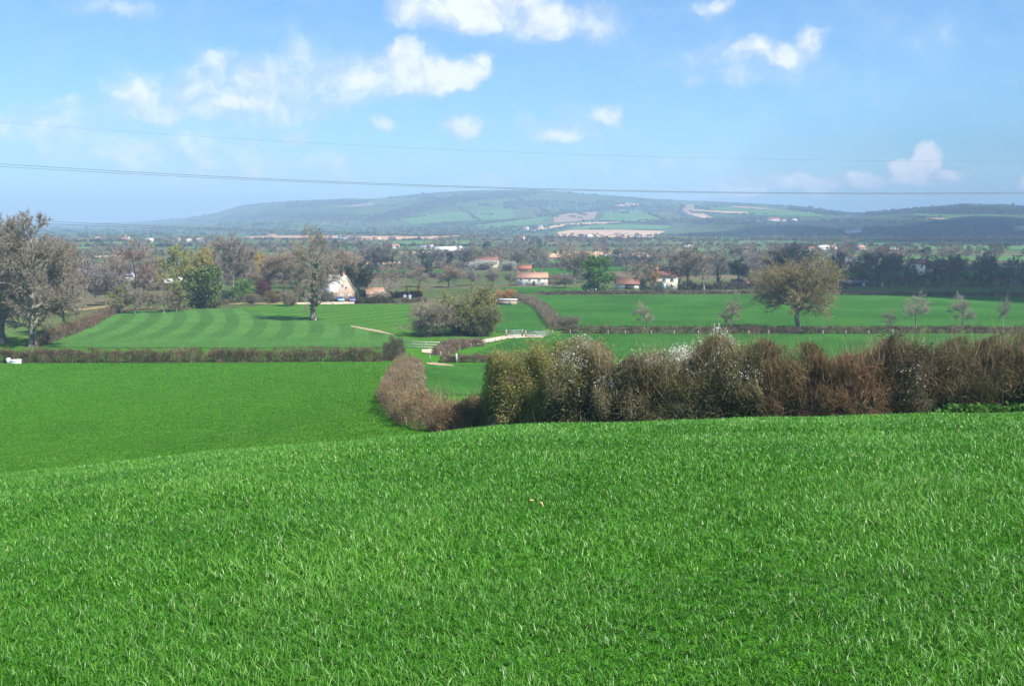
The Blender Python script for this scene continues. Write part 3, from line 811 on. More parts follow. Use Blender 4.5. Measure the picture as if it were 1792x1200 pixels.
proto('bare_c', gen_tree(23, 12, 11, .22, .55, 20, (10, 8, 6), trunk_r=.28, twig_w=.065, excurrent=.45))
proto('poplar', gen_tree(24, 19, 9, .25, .6, 20, (10, 8, 6), trunk_r=.28, twig_w=.06, up=.2, bark='bark_pale'))
proto('bud_a', gen_tree(25, 14, 10, .12, .5, 20, (10, 8, 6), trunk_r=.3, twig_w=.065, leafn=4500, leaf=.30))
proto('bud_b', gen_tree(26, 13, 9, .1, .5, 20, (10, 8, 6), trunk_r=.28, twig_w=.065, leafn=4500, leaf=.30, excurrent=.5, droop=.15))
proto('ivy_b', gen_tree(27, 14, 9, .3, .65, 20, (10, 8, 6), trunk_r=.32, twig_w=.065, ivy=900))
proto('small_bare', gen_tree(28, 6, 5, .22, .55, 16, (9, 7, 6), trunk_r=.12, twig_w=.028, excurrent=.5))
proto('small_bare_b', gen_tree(29, 7, 6, .3, .6, 15, (9, 7, 6), trunk_r=.17, twig_w=.03, lean=-.08, excurrent=.6, bark='bark_pale'))
proto('shrub_bare', gen_tree(30, 5, 6.5, .05, .45, stems=22, sub=(11, 8, 7), trunk_r=.12, twig_w=.036))
proto('shrub_bud', gen_tree(31, 6, 6.5, .05, .5, stems=22, sub=(11, 8, 6), trunk_r=.12, twig_w=.036, leafn=8500, leaf=.17))
proto('leafy_round', gen_leafy(41, 9, 9, 6000, .42))
proto('leafy_tall', gen_leafy(42, 12, 9, 6500, .36, 34, cb=.02, peak=.3, lump=.16))
proto('leafy_small', gen_leafy(43, 4, 5, 2600, .24))
proto('conifer', gen_leafy(44, 5, 3, 2200, .2, 40, cone=True, lump=.17))
proto('dark_evergreen', gen_leafy(45, 11, 9, 5500, .40, 30, cb=.03, peak=.5, lump=.17))
proto('bush_round', gen_leafy(46, 8, 8, 6500, .36, 40, cb=.0, peak=.36, lump=.19))
proto('far_bare', gen_tree(51, 13, 10, .12, .5, 15, (8, 6, 5), trunk_r=.28, twig_w=.15, fine_ratio=.6))
proto('far_bare_b', gen_tree(52, 12, 11, .1, .55, 15, (8, 6, 5), trunk_r=.28, twig_w=.15, excurrent=.5, fine_ratio=.6))
proto('far_leafy', gen_leafy(53, 10, 9, 700, 1.0, 14))
proto('orchard', gen_tree(54, 6, 5, .2, .5, 10, (6, 5, 4), trunk_r=.12, twig_w=.035, excurrent=.45, bark='bark_pale'))

GT = 'trees round the farms and gardens'
T = [
 # name, proto, px, base, top, width, label, kwargs
 ('bare_tree','big_bare',58,606,372,185,'tallest bare tree with thick pale trunk at the left hedge corner',dict(twig=(.155,.128,.100))),
 ('bare_tree','big_bare_twin',6,600,374,150,'tall bare tree cut by the left photo edge beside pale trunk',dict(twig=(.18,.15,.12))),
 ('bare_tree','bare_c',114,588,418,96,'shorter bushy bare tree right of the thick pale trunk',dict(twig=(.16,.125,.10))),
 ('bare_tree','bare_a',238,532,420,82,'dense reddish brown bare tree left of yellow budding trees',dict(twig=(.17,.115,.09))),
 ('budding_tree','bud_a',312,528,430,72,'yellow green budding tree behind the dark evergreen',dict(twig=OLIVE,leaf=(.25,.29,.065))),
 ('budding_tree','bud_b',350,520,434,50,'golden budding tree just right of yellow green tree',dict(twig=(.24,.18,.07),leaf=(.36,.32,.075))),
 ('evergreen_tree','bush_round',356,539,464,76,'dense dark green evergreen tree at the striped field edge',dict(leaf=(.100,.140,.036))),
 ('bare_tree','poplar',385,513,411,48,'tall grey bare poplar, left of the three with pale stems',dict(twig=GREYB)),
 ('bare_tree','poplar',408,513,407,52,'tallest grey bare poplar, middle of the three with pale stems',dict(twig=(.17,.14,.115))),
 ('bare_tree','poplar',433,512,424,46,'grey bare poplar beside the golden willow',dict(twig=GREYB)),
 ('willow_tree','bud_b',455,508,438,44,'golden yellow weeping willow between grey bare trees',dict(twig=(.30,.22,.08),leaf=(.34,.25,.07))),
 ('bare_tree','bare_b',498,514,438,80,'brown bare tree left of tall ivy clad tree',dict(twig=BROWN)),
 ('ivy_tree','ivy_tall',549,561,395,98,'tall bare tree with ivy round its trunk in the mid field',dict(twig=(.175,.145,.105))),
 ('young_tree','bud_a',212,549,500,44,'small olive budding tree beside left hedge end',dict(twig=OLIVE,leaf=(.19,.18,.06))),
 ('bare_tree','small_bare',236,549,492,46,'small grey bare tree right of small olive tree',dict(twig=GREYB)),
 ('bare_tree','small_bare',262,548,498,44,'small brown bare tree before the white caravans',dict(twig=BROWN)),
 ('bare_tree','small_bare_b',287,548,502,44,'small pinkish bare tree near the wire fence posts',dict(twig=(.21,.15,.12))),
 ('young_tree','bud_b',309,546,500,40,'small olive brown tree touching the dark evergreen',dict(twig=OLIVE,leaf=(.13,.13,.05))),
 ('bare_tree','bare_c',185,535,462,52,'grey bare tree behind left corner hedge',dict(twig=(.16,.14,.12))),
 ('green_bush','leafy_small',424,523,488,38,'bright green rounded bush in the far garden',dict(cat='bush',leaf=(.11,.20,.03))),
 ('red_bush','shrub_bud',462,520,489,28,'dark red leafed bush right of bright green bush',dict(cat='bush',twig=(.10,.035,.035),leaf=(.09,.025,.03))),
 ('brown_bush','shrub_bud',478,531,508,28,'small rust brown bush at garden edge',dict(cat='bush',twig=(.17,.11,.05),leaf=(.15,.11,.04))),
 ('brown_bush','shrub_bare',442,532,512,30,'low dull green bush below the dark red bush',dict(cat='bush',twig=(.13,.11,.06))),
 ('green_bush','leafy_small',400,528,508,30,'low dark green bush right of the big evergreen',dict(cat='bush',leaf=(.06,.09,.03))),
 ('brown_bush','shrub_bare',508,536,508,36,'tangled brown bush left of ivy trunk',dict(cat='bush',twig=(.16,.13,.09))),
 ('evergreen_tree','dark_evergreen',627,524,462,50,'dark evergreen tree standing right of pale gabled house',dict(leaf=(.045,.058,.032))),
 ('bare_tree','bare_b',600,512,436,72,'brown bare tree behind pale gabled house',dict(twig=BROWN)),
 ('golden_conifer','conifer',712,517,497,13,'small golden conifer, left of the pair by dark hedge',dict(cat='conifer',leaf=(.28,.20,.03))),
 ('golden_conifer','conifer',733,516,495,17,'bigger golden conifer, right of the pair by dark hedge',dict(cat='conifer',leaf=(.30,.22,.035))),
 ('rounded_bush','shrub_bare',760,587,528,108,'big rounded grey brown bush left of olive willow bush',dict(cat='bush',twig=(.165,.138,.10))),
 ('willow_bush','shrub_bud',818,585,503,114,'big olive green willow bush right of grey brown bush',dict(cat='bush',twig=(.17,.15,.06),leaf=(.150,.155,.045))),
 ('dark_bush','leafy_small',806,587,532,34,'dark green shrub squeezed between the two big bushes',dict(cat='bush',leaf=(.035,.055,.02))),
 ('green_bush','shrub_bud',846,588,536,60,'olive shrub at right foot of the big willow bush',dict(cat='bush',twig=(.14,.13,.06),leaf=(.12,.13,.045))),
 ('green_tree','leafy_tall',1046,513,447,56,'vivid green leafy tree left of low brown barn',dict(leaf=(.075,.165,.018))),
 ('bare_tree','bare_b',1004,497,433,66,'tall bare tree left of vivid green tree',dict(twig=(.17,.14,.105))),
 ('bare_tree','bare_c',1030,494,446,42,'bare tree directly behind vivid green tree',dict(twig=BROWN)),
 ('bare_tree','bare_c',988,505,478,40,'low grey bare tree right of long white farmhouse',dict(twig=GREYB)),
 ('bare_tree','bare_a',970,503,480,30,'small reddish bare tree by farmhouse end wall',dict(twig=REDB)),
 ('bare_tree','orchard',948,510,485,22,'tiny pruned bare tree in front of long white farmhouse',dict(twig=GREYB)),
 ('bare_tree','bare_a',1125,505,455,40,'bare tree between brown barn and big white house',dict(twig=BROWN)),
 ('golden_tree','bud_b',1145,508,474,20,'yellow budding tree before the big white house',dict(twig=(.30,.20,.08),leaf=(.36,.24,.08))),
 ('dark_bush','leafy_small',1126,512,488,14,'dark upright shrub at the left of big white house',dict(cat='bush',leaf=(.04,.05,.03))),
 ('green_bush','shrub_bud',1151,512,492,22,'grey green shrub before the big white house front',dict(cat='bush',twig=(.14,.14,.09),leaf=(.10,.12,.06))),
 ('bare_tree','bare_a',1172,504,432,74,'tall brown bare tree behind the big white house',dict(twig=(.165,.14,.11))),
 ('bare_tree','bare_b',1205,506,430,78,'tall grey brown bare tree right of big white house',dict(twig=(.18,.155,.12))),
 ('bare_tree','poplar',1232,508,438,54,'pale stemmed bare tree in the grove by white house',dict(twig=(.185,.155,.125))),
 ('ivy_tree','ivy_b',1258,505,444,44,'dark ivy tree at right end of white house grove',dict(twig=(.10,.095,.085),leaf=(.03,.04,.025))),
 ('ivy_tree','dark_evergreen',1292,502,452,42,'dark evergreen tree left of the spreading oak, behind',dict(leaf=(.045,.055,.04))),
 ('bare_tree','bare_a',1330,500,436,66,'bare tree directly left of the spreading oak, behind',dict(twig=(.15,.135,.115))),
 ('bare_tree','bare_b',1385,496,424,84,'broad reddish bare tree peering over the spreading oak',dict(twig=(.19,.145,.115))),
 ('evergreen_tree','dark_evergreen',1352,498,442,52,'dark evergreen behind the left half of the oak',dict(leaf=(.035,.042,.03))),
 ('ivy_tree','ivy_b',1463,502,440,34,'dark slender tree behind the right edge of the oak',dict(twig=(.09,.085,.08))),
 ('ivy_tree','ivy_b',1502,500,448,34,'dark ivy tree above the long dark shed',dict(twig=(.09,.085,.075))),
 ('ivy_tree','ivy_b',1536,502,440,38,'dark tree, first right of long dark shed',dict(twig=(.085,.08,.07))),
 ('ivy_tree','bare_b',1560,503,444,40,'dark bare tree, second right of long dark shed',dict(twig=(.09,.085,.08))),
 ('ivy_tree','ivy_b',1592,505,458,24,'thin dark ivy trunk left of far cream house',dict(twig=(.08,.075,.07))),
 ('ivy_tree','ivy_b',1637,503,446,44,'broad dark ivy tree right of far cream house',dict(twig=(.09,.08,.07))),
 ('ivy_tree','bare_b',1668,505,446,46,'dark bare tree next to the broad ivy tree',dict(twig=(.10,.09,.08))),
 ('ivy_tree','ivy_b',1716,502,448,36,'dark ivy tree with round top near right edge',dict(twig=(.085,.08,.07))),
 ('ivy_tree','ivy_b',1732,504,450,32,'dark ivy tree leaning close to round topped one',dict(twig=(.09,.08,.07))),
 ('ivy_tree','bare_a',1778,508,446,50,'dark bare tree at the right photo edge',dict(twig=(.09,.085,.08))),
 ('oak_tree','oak',1396,579,445,168,'spreading olive brown oak with pale trunk on level hedge',dict(twig=(.17,.135,.07),leaf=(.205,.150,.036))),
 ('small_tree','small_bare',1127,573,526,42,'small bare tree on level hedge, left of round bare one',dict(twig=(.21,.18,.13))),
 ('small_tree','small_bare',1279,579,518,50,'small round bare tree just left of the oak',dict(twig=(.20,.165,.115))),
 ('small_tree','small_bare_b',1603,575,506,54,'crooked bare tree with pale bark right of the oak',dict(twig=(.21,.18,.14))),
 ('small_tree','small_bare',1684,575,511,52,'thin round bare tree right of the crooked one',dict(twig=(.18,.165,.13))),
 ('small_tree','small_bare',1556,575,540,30,'tiny bare tree between oak and crooked tree',dict(twig=(.15,.13,.10))),
 ('small_tree','small_bare_b',1756,576,508,24,'slim bare sapling near right end of level hedge',dict(twig=(.15,.13,.11))),
 ('orange_bush','shrub_bud',882,524,505,38,'orange yellow bare bush above the pink hut',dict(cat='bush',twig=(.36,.20,.07),leaf=(.34,.20,.06))),
 ('dark_bush','shrub_bare',993,578,551,42,'dark rounded bush at the foot of receding hedge',dict(cat='bush',twig=(.12,.10,.065))),
 ('pale_bush','shrub_bud',845,472,454,52,'white flowering shrub before the brown roofed far house',dict(cat='bush',twig=(.30,.29,.25),leaf=(.60,.60,.55))),
 ('pale_bush','shrub_bud',892,474,456,34,'pale blossom tree right of the brown roofed far house',dict(cat='bush',twig=(.26,.25,.21),leaf=(.50,.50,.44))),
 ('pale_bush','shrub_bud',664,527,508,36,'pale blossoming bush right of gabled house',dict(cat='bush',twig=(.32,.27,.20),leaf=(.42,.36,.30))),
 ('budding_tree','bud_a',834,466,434,26,'light yellow green tree left of brown roofed far house',dict(twig=OLIVE,leaf=(.22,.24,.06))),
 ('bare_tree','bare_a',872,463,428,48,'reddish bare tree behind the brown roofed far house',dict(twig=(.17,.13,.11))),
 ('bare_tree','bare_c',905,470,434,44,'grey bare tree above red roofed barn',dict(twig=(.16,.15,.13))),
 ('bare_tree','bare_b',810,468,430,46,'grey bare tree left of brown roofed far house',dict(twig=(.14,.135,.13))),
 ('bare_tree','bare_a',947,478,436,40,'dull bare tree in paddock behind farmhouse',dict(twig=(.15,.145,.125))),
 ('bare_tree','bare_a',683,505,460,56,'broad fawn bare tree behind garden orchard',dict(twig=(.21,.165,.115))),
 ('bare_tree','bare_c',735,502,466,46,'fawn bare tree right of the broad fawn one',dict(twig=(.20,.155,.11))),
 ('bare_tree','bare_c',785,503,464,56,'reddish fawn bare tree above the big bushes',dict(twig=(.215,.155,.11))),
 ('bare_tree','bare_c',826,500,468,42,'grey bare tree above the olive willow bush',dict(twig=(.17,.15,.125))),
 ('bare_tree','bare_c',862,500,470,36,'dull bare tree left of long white farmhouse',dict(twig=(.17,.145,.12))),
 ('bare_tree','bare_c',893,500,476,26,'little dark bare tree against farmhouse gable end',dict(twig=(.13,.115,.09))),
 ('bare_tree','bare_a',632,482,428,48,'grey bare tree above dark evergreen by gabled house',dict(twig=(.145,.13,.12))),
 ('bare_tree','bare_b',667,482,424,46,'upright grey bare tree behind tan strip',dict(twig=(.14,.13,.12))),
 ('ivy_tree','ivy_b',684,482,426,34,'bare tree with ivy trunk crossing tan strip',dict(twig=(.13,.12,.11))),
 ('bare_tree','bare_a',716,478,428,36,'bluish bare tree right of the tan strip',dict(twig=(.13,.13,.12))),
 ('evergreen_tree','leafy_tall',787,470,440,14,'narrow dark conifer in middle valley',dict(leaf=(.03,.05,.035))),
 ('bare_tree','bare_b',765,470,432,40,'hazy bare tree left of narrow dark conifer',dict(twig=(.13,.125,.12))),
 ('bare_tree','bare_a',268,520,440,56,'warm brown bare tree between reddish tree and yellow green tree',dict(twig=(.20,.145,.10))),
 ('bare_tree','bare_b',200,516,446,54,'fawn bare tree above the pale grey shed roof',dict(twig=(.19,.15,.115))),
 ('budding_tree','bud_a',336,505,438,44,'second yellow green tree hidden behind golden budding tree',dict(twig=OLIVE,leaf=(.21,.22,.07))),
 ('bare_tree','bare_a',372,508,424,50,'brown bare tree behind golden budding tree right side',dict(twig=(.19,.14,.10))),
 ('bare_tree','bare_c',470,512,446,50,'warm brown bare tree right of golden willow',dict(twig=(.20,.145,.10))),
 ('bare_tree','bare_a',522,505,436,54,'brown bare tree just left of the ivy clad tree crown',dict(twig=(.18,.14,.105))),
 ('bare_tree','bare_c',575,508,446,50,'brown bare tree just right of the ivy clad tree crown',dict(twig=(.185,.14,.105))),
 ('bare_tree','bare_b',418,512,434,50,'soft brown bare tree filling between the pale stemmed poplars',dict(twig=(.18,.145,.11))),
 ('bare_tree','far_bare',30,540,420,90,'bare tree behind the leftmost tall trees',dict(twig=(.15,.125,.11))),
 ('bare_tree','far_bare_b',150,540,432,60,'grey bare tree seen between left trees',dict(twig=(.15,.13,.12))),
]
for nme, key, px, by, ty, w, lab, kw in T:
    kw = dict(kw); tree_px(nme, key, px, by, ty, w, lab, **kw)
# orchard row by the garden: nothing tells these apart
for k, (px, by, ty) in enumerate([(642,519,486),(652,521,484),(660,518,488),(671,520,485),(680,521,488),(690,519,489),(700,518,487),(655,514,483),(675,514,484)]):
    tree_px('orchard_tree', 'orchard', px, by, ty, 20, 'slim pinkish bare orchard tree between dark evergreen and golden conifers', cat='tree', group='garden orchard trees', twig=(.24,.18,.15))

# trees across the valley
rng = np.random.default_rng(8)
nfar = 0
belts = [(455,430,-20,200,10),(455,434,180,420,14),(462,436,620,830,10),(446,422,30,560,22),(440,420,560,960,20),(447,425,880,1140,13),(436,419,900,1260,20),(452,432,1060,1180,8),
         (470,446,1180,1480,14),(452,432,1240,1480,14),(470,444,1480,1792,16),(452,434,1480,1810,18),(438,424,1250,1810,22),(430,417,0,520,26),(428,415,520,1100,26),(476,452,1180,1300,6),(480,452,700,800,4),(490,465,60,200,6)]
for (by, ty, x0, x1, n) in belts:
    for k in range(n):
        px = rng.uniform(x0, x1); b_ = by + rng.normal(0, 2.0); g = at1(px, b_)
        h = np.clip((by - ty) / ppm(g[1]) * rng.uniform(.6, 1.15), 6, 24)
        key = rng.choice(['far_bare', 'far_bare_b', 'far_leafy'], p=[.45, .45, .1])
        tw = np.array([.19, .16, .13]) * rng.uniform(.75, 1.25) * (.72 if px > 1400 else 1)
        plant('valley_tree', key, (g[0], g[1], g[2] - .05), h, h * rng.uniform(.7, 1.1), 'hazy bare tree in the hedgerows across the valley floor', 'tree', 'trees across the valley', twig=tuple(tw), leaf=tuple(np.array([.07, .085, .04]) * rng.uniform(.6, 1.5)))
        nfar += 1

# far woods and hedge lines on hill and valley: one mass
def woodland():
    rng = np.random.default_rng(9)
    ico = np.array([(0,0,1),(.89,0,.45),(.28,.85,.45),(-.72,.53,.45),(-.72,-.53,.45),(.28,-.85,.45),(.8,.3,-.1),(0,.95,-.1),(-.9,0,-.1),(0,-.95,-.1)])
    fc = np.array([(0,1,2),(0,2,3),(0,3,4),(0,4,5),(0,5,1),(1,6,2),(2,6,7),(2,7,3),(3,7,8),(3,8,4),(4,8,9),(4,9,5),(5,9,1),(1,9,6)])
    pts = []
    def line(poly, n, jit=4.0):
        p = np.array(poly, float); s = np.concatenate([[0], np.cumsum(np.hypot(*np.diff(p, axis=0).T))]); q = rng.uniform(0, s[-1], n)
        g = at(np.interp(q, s, p[:, 0]), np.interp(q, s, p[:, 1])); g[:, :2] += rng.normal(0, jit, (n, 2)); pts.append(g)
    def area(x0, x1, top, bot, n):
        px = rng.uniform(x0, x1, n); t = rng.uniform(0, 1, n)
        ty = np.interp(px, *np.array(top, float).T); by = np.interp(px, *np.array(bot, float).T)
        pts.append(at(px, ty + (by - ty) * t))
    rx = RIDGE[3:-1]
    line(rx + np.array([0, 1.2]), 260, 14)
    area(1380, 1480, [(1380,361.5),(1480,373)], [(1380,368),(1420,374),(1480,378)], 260)          # dark wood on the right shoulder
    area(1490, 1800, [(1490,375),(1530,371),(1600,366),(1680,359),(1800,363)], [(1490,379),(1600,373),(1700,375),(1800,376)], 560)
    area(1130, 1320, [(1130,386),(1200,383),(1320,384)], [(1130,391),(1320,393)], 260)
    area(1300, 1800, [(1300,388),(1450,384),(1800,386)], [(1300,410),(1800,411)], 900)
    area(1560, 1810, [(1560,412),(1810,410)], [(1560,424),(1810,424)], 300)
    area(640, 800, [(640,384),(700,366),(800,342)], [(640,390),(700,378),(800,352)], 330)           # long dark wood down the hill
    area(800, 900, [(800,342),(900,338)], [(800,356),(900,346)], 200)
    area(880, 960, [(880,352),(960,350)], [(880,366),(960,362)], 120)
    area(500, 640, [(500,356),(640,352)], [(500,364),(640,356)], 160)
    area(380, 640, [(380,380),(500,372),(640,376)], [(380,398),(640,402)], 260)
    area(700, 960, [(700,398),(960,396)], [(700,409),(960,410)], 300)
    area(960, 1180, [(960,352),(1180,356)], [(960,372),(1180,372)], 220)
    area(1000, 1150, [(1000,410),(1150,410)], [(1000,413),(1150,413)], 40)
    area(250, 900, [(250,398),(900,404)], [(250,412),(900,414)], 520)
    area(-40, 300, [(-40,400),(300,400)], [(-40,418),(300,416)], 380)
    area(900, 1300, [(900,414),(1300,412)], [(900,424),(1300,424)], 300)
    for l in ([(960,406),(990,397),(1085,392)], [(1050,387),(1180,394)], [(1195,359),(1190,372),(1200,380)], [(1250,384),(1400,384)], [(1020,372),(1060,366),(1120,362)], [(940,378),(1050,370)],
              [(620,414),(900,412)], [(400,420),(900,421)], [(1150,412),(1600,412)], [(1200,421),(1700,421)], [(1240,431),(1800,431)], [(0,424),(420,422)], [(0,432),(500,432)], [(560,431),(1200,432)],
              [(740,340),(800,362),(840,386)], [(900,345),(960,372)], [(850,392),(930,383)], [(1130,372),(1160,384)]):
        line(l, 110, 3)
    for _ in range(90):                                       # small hedge lines over the hill
        x = rng.uniform(330, 1760); top = np.interp(x, RIDGE[:, 0], RIDGE[:, 1]); y = rng.uniform(top + 4, 404)
        line([(x, y), (x + rng.uniform(15, 60), y + rng.uniform(-5, 4))], 16, 2)
    C = np.vstack(pts); n = len(C)
    R = np.clip(C[:, 1] * .0011, 2.2, 7) * rng.uniform(.55, 1.3, n)
    V = ico[None] * (1 + .35 * rng.normal(0, 1, (n, 10, 1))) * (R[:, None, None] * np.array([1.15, 1.15, 1.0])) + C[:, None] + np.array([0, 0, .3]) * R[:, None, None]
    Fc = (np.arange(n)[:, None, None] * 10 + fc[None]).reshape(-1, 3)
    base = np.where((rng.uniform(0, 1, n) < .35)[:, None], np.array([.026, .040, .018]), np.array([.036, .034, .026])) * rng.uniform(.55, 1.3, n)[:, None]
    o = link('woodland', build_mesh('woodland', V.reshape(-1, 3), [Fc], M['hedge_twig'], hue=np.repeat(base, 10, 0)))
    setp(o, 'far hazy woods and hedge lines scattered over the long hill', 'woodland', kind='stuff')
woodland()
def valley_scrub():
    rng = np.random.default_rng(19)
    kinds = [gen_tree(60 + k, 9, 9, .08, .5, 8, (5, 4, 4), trunk_r=.25, twig_w=.24, excurrent=.6, fine_ratio=.7) for k in range(4)]
    Vs, Q, T, H, off = [], [], [], [], 0
    rows = [(461,-30,640,40,6),(466,640,1180,30,8),(452,-30,1180,60,6),(446,-30,1200,60,7),(441,0,1250,60,7),(436,0,1792,80,7),(431,0,1792,90,8),(426,0,1792,90,8),(422,-30,1792,80,8),(458,1180,1792,45,8),(447,1200,1792,55,8),(472,1180,1480,25,8),(480,640,830,18,5),(496,960,1080,10,4),(487,1060,1330,18,6)]
    for (by, x0, x1, n, h) in rows:
        cx = rng.uniform(x0, x1, max(4, n // 9)); P = at(np.clip(cx[rng.integers(0, len(cx), n)] + rng.normal(0, 22, n), x0, x1), by + rng.normal(0, 1.0, n))
        for p in P:
            k = kinds[rng.integers(0, 4)]; cv, fs, tn = k['crown']; sc = h / 9 * rng.uniform(.55, 1.25); a = rng.uniform(0, 6.28)
            v = cv * sc; v = np.stack([v[:, 0] * math.cos(a) - v[:, 1] * math.sin(a), v[:, 0] * math.sin(a) + v[:, 1] * math.cos(a), v[:, 2]], 1) + p
            Vs.append(v); Q.append(np.vstack([f for f in fs if f.shape[1] == 4]) + off); T.append(fs[-1] + off); off += len(v)
            c = np.array([.24, .20, .15]) * rng.uniform(.75, 1.3) if rng.uniform() < .8 else np.array([.13, .15, .06])
            H.append(c[None] * (.6 + .7 * tn[:, None]))
    o = link('valley_scrub', build_mesh('valley_scrub', np.vstack(Vs), [np.vstack(Q), np.vstack(T)], M['hedge_twig'], hue=np.vstack(H)))
    setp(o, 'tangled bare scrub and hedgerows filling the far valley', 'scrub', kind='stuff')
valley_scrub()

# ------------------------------------------------------------------ hedges
def pxpath(l, ymin=33):
    return [at1(x, y, ymin)[:2] for x, y in l]
HB = ((.165, .105, .070), (.20, .135, .085), (.13, .10, .055), (.22, .155, .10))
hedge('hedge', 'long level trimmed brown hedge behind the left crop field', pxpath([(-60,634.5),(200,634),(450,633),(600,632),(668,632)]), 2.2, 2.15, 42000, (.3,.7), .030, HB, leafn=7000, leafcols=((.07,.075,.03),), leaf=.14, seed=2, rough=.12, stemn=500)
hedge('hedge', 'brown boundary hedge running back along the striped field left side', pxpath([(62,607),(110,590),(150,575),(175,560),(205,546)]), 2.6, [(0,3),(1,2.0)], 14000, (.4,.9), .04, HB, seed=3, rough=.3)
hedge('hedge', 'upright dark shrub where the level hedge meets curving hedge', pxpath([(672,632),(690,627),(697,620)]), 2.2, [(0,2.0),(.6,3.1),(1,2.0)], 9000, (.3,.8), .03, ((.12,.095,.06),(.10,.10,.05)), leafn=1500, leafcols=((.07,.08,.03),), leaf=.14, seed=4)
low = [(.9,57),(-.6,55.6),(-3.4,54.4),(-5.2,60),(-7.4,71),(-9.2,83),(-10.5,100),(-12.4,123),(-14.6,150)]
hedge('hedge', 'low orange brown hedge curving round the small green field', low, [(0,2.2),(.25,2.3),(.6,2.4),(1,2.6)], [(0,2.7),(.03,2.4),(.07,2.0),(.12,1.75),(.3,1.65),(.5,1.8),(1,1.8)], 80000, (.2,.5), .015,
      ((.17,.11,.07),(.22,.13,.075),(.15,.13,.06),(.12,.09,.06),(.20,.15,.095)), leafn=14000, leafcols=((.13,.13,.05),(.10,.12,.04)), leaf=.05, seed=5, bright=1.4, rough=.4, clump=.9, stemn=500, shoots=900)
_lk = [(.5, 57.5), (-1.2, 56.3), (-2.6, 55.2), (-4.0, 54.8)]
_lh = z_of(812, 697, 56) - gz(-2.2, 55.6)
hedge('hedge', 'short russet hedge linking the curving hedge with the tall leafing bush', _lk, 1.9, [(0, _lh + .1), (.6, _lh), (1, _lh - .15)], 15000, (.2, .5), .015, ((.20,.125,.075),(.25,.155,.09),(.15,.11,.065)), leafn=1500, leafcols=((.13,.13,.05),), leaf=.05, seed=55, rough=.25, shoots=250, bright=1.6, ends=.3)
hedge('grassy_bank', 'pale dry bank of dead grass along the curving hedge', [(-6.4,76),(-8.0,88),(-9.4,105),(-11.0,125),(-13.2,150)], 1.9, [(0,.6),(.4,.9),(1,1.3)], 20000, (.3,.7), .026, ((.34,.27,.18),(.28,.22,.14),(.24,.17,.11),(.22,.20,.08)), seed=6, cat='bank', rough=.4, stemn=0)
hedge('hedge', 'low dry hedge mound beside the pale sand track', pxpath([(770,622),(790,612),(820,605),(850,606)]), 3.4, [(0,1.3),(.5,1.9),(1,1.3)], 14000, (.3,.6), .03, ((.20,.145,.10),(.26,.20,.14),(.16,.12,.08)), seed=7, rough=.2)
hedge('hedge', 'low brown hedge behind wooden posts at the small field top', pxpath([(770,634),(800,634),(850,634),(1000,631)]), 1.8, 1.35, 14000, (.3,.6), .028, ((.18,.125,.085),(.24,.18,.12),(.14,.11,.065)), seed=8, rough=.25)
hedge('hedge', 'receding hedge with pale clipped top between two green pastures', pxpath([(897,521),(925,528),(948,542),(962,560),(975,576)]), 3.4, [(0,1.6),(.7,2.2),(1,2.6)], 22000, (.3,.7), .045, ((.22,.175,.12),(.27,.215,.15),(.17,.14,.09)), seed=9, rough=.12)
hedge('hedge', 'level far hedge with fence posts under the oak', pxpath([(985,583),(1200,584),(1400,584),(1600,583),(1860,583)]), 2.0, 1.55, 34000, (.3,.65), .04, ((.17,.115,.08),(.21,.15,.105),(.13,.10,.06)), leafn=4000, leafcols=((.06,.07,.03),), leaf=.16, seed=10, rough=.25, stemn=300, shoots=400)
hedge('hedge', 'far field hedge before the white houses and barn', pxpath([(940,516),(1100,515),(1300,514),(1480,515)]), 2.0, 1.4, 14000, (.4,.9), .07, ((.15,.12,.08),(.20,.155,.115),(.10,.095,.05)), seed=11, rough=.5, stemn=0)
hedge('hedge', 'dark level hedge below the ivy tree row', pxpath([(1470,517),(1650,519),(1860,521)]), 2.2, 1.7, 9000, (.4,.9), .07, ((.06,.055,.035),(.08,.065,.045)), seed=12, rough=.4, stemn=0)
hedge('hedge', 'trimmed dark green garden hedge right of gabled house', pxpath([(622,531),(650,531),(690,530)]), 2.0, 1.7, 3500, (.3,.6), .05, ((.10,.09,.045),), leafn=9000, leafcols=((.055,.07,.025),(.09,.10,.035)), leaf=.2, seed=13, rough=.1, stemn=0)
hedge('hedge', 'nearly black clipped hedge below the golden conifers', pxpath([(668,522),(700,522),(738,520)]), 2.4, 1.9, 1500, (.3,.6), .05, ((.04,.04,.025),), leafn=9000, leafcols=((.02,.028,.015),), leaf=.22, seed=14, rough=.08, stemn=0)
hedge('hedge', 'mixed garden hedge running to the big bushes', pxpath([(693,531),(715,530),(745,528)]), 2.0, 1.5, 4000, (.3,.7), .05, ((.19,.15,.11),(.14,.12,.07)), seed=15, rough=.4, stemn=0)
hedge('hedge', 'garden boundary scrub between evergreen and ivy tree', pxpath([(370,536),(420,529),(480,527),(530,528)]), 2.2, 1.5, 5000, (.4,.9), .06, ((.16,.13,.08),(.13,.12,.06),(.22,.17,.11)), leafn=2500, leafcols=((.08,.10,.035),), leaf=.25, seed=16, rough=.8, stemn=0)
hedge('hedge', 'rough grassy scrub along the striped field far edge', pxpath([(180,549),(250,544),(340,543)]), 1.6, .8, 5000, (.3,.7), .05, ((.20,.15,.09),(.24,.18,.10)), seed=17, rough=.6, stemn=0)
k = 18
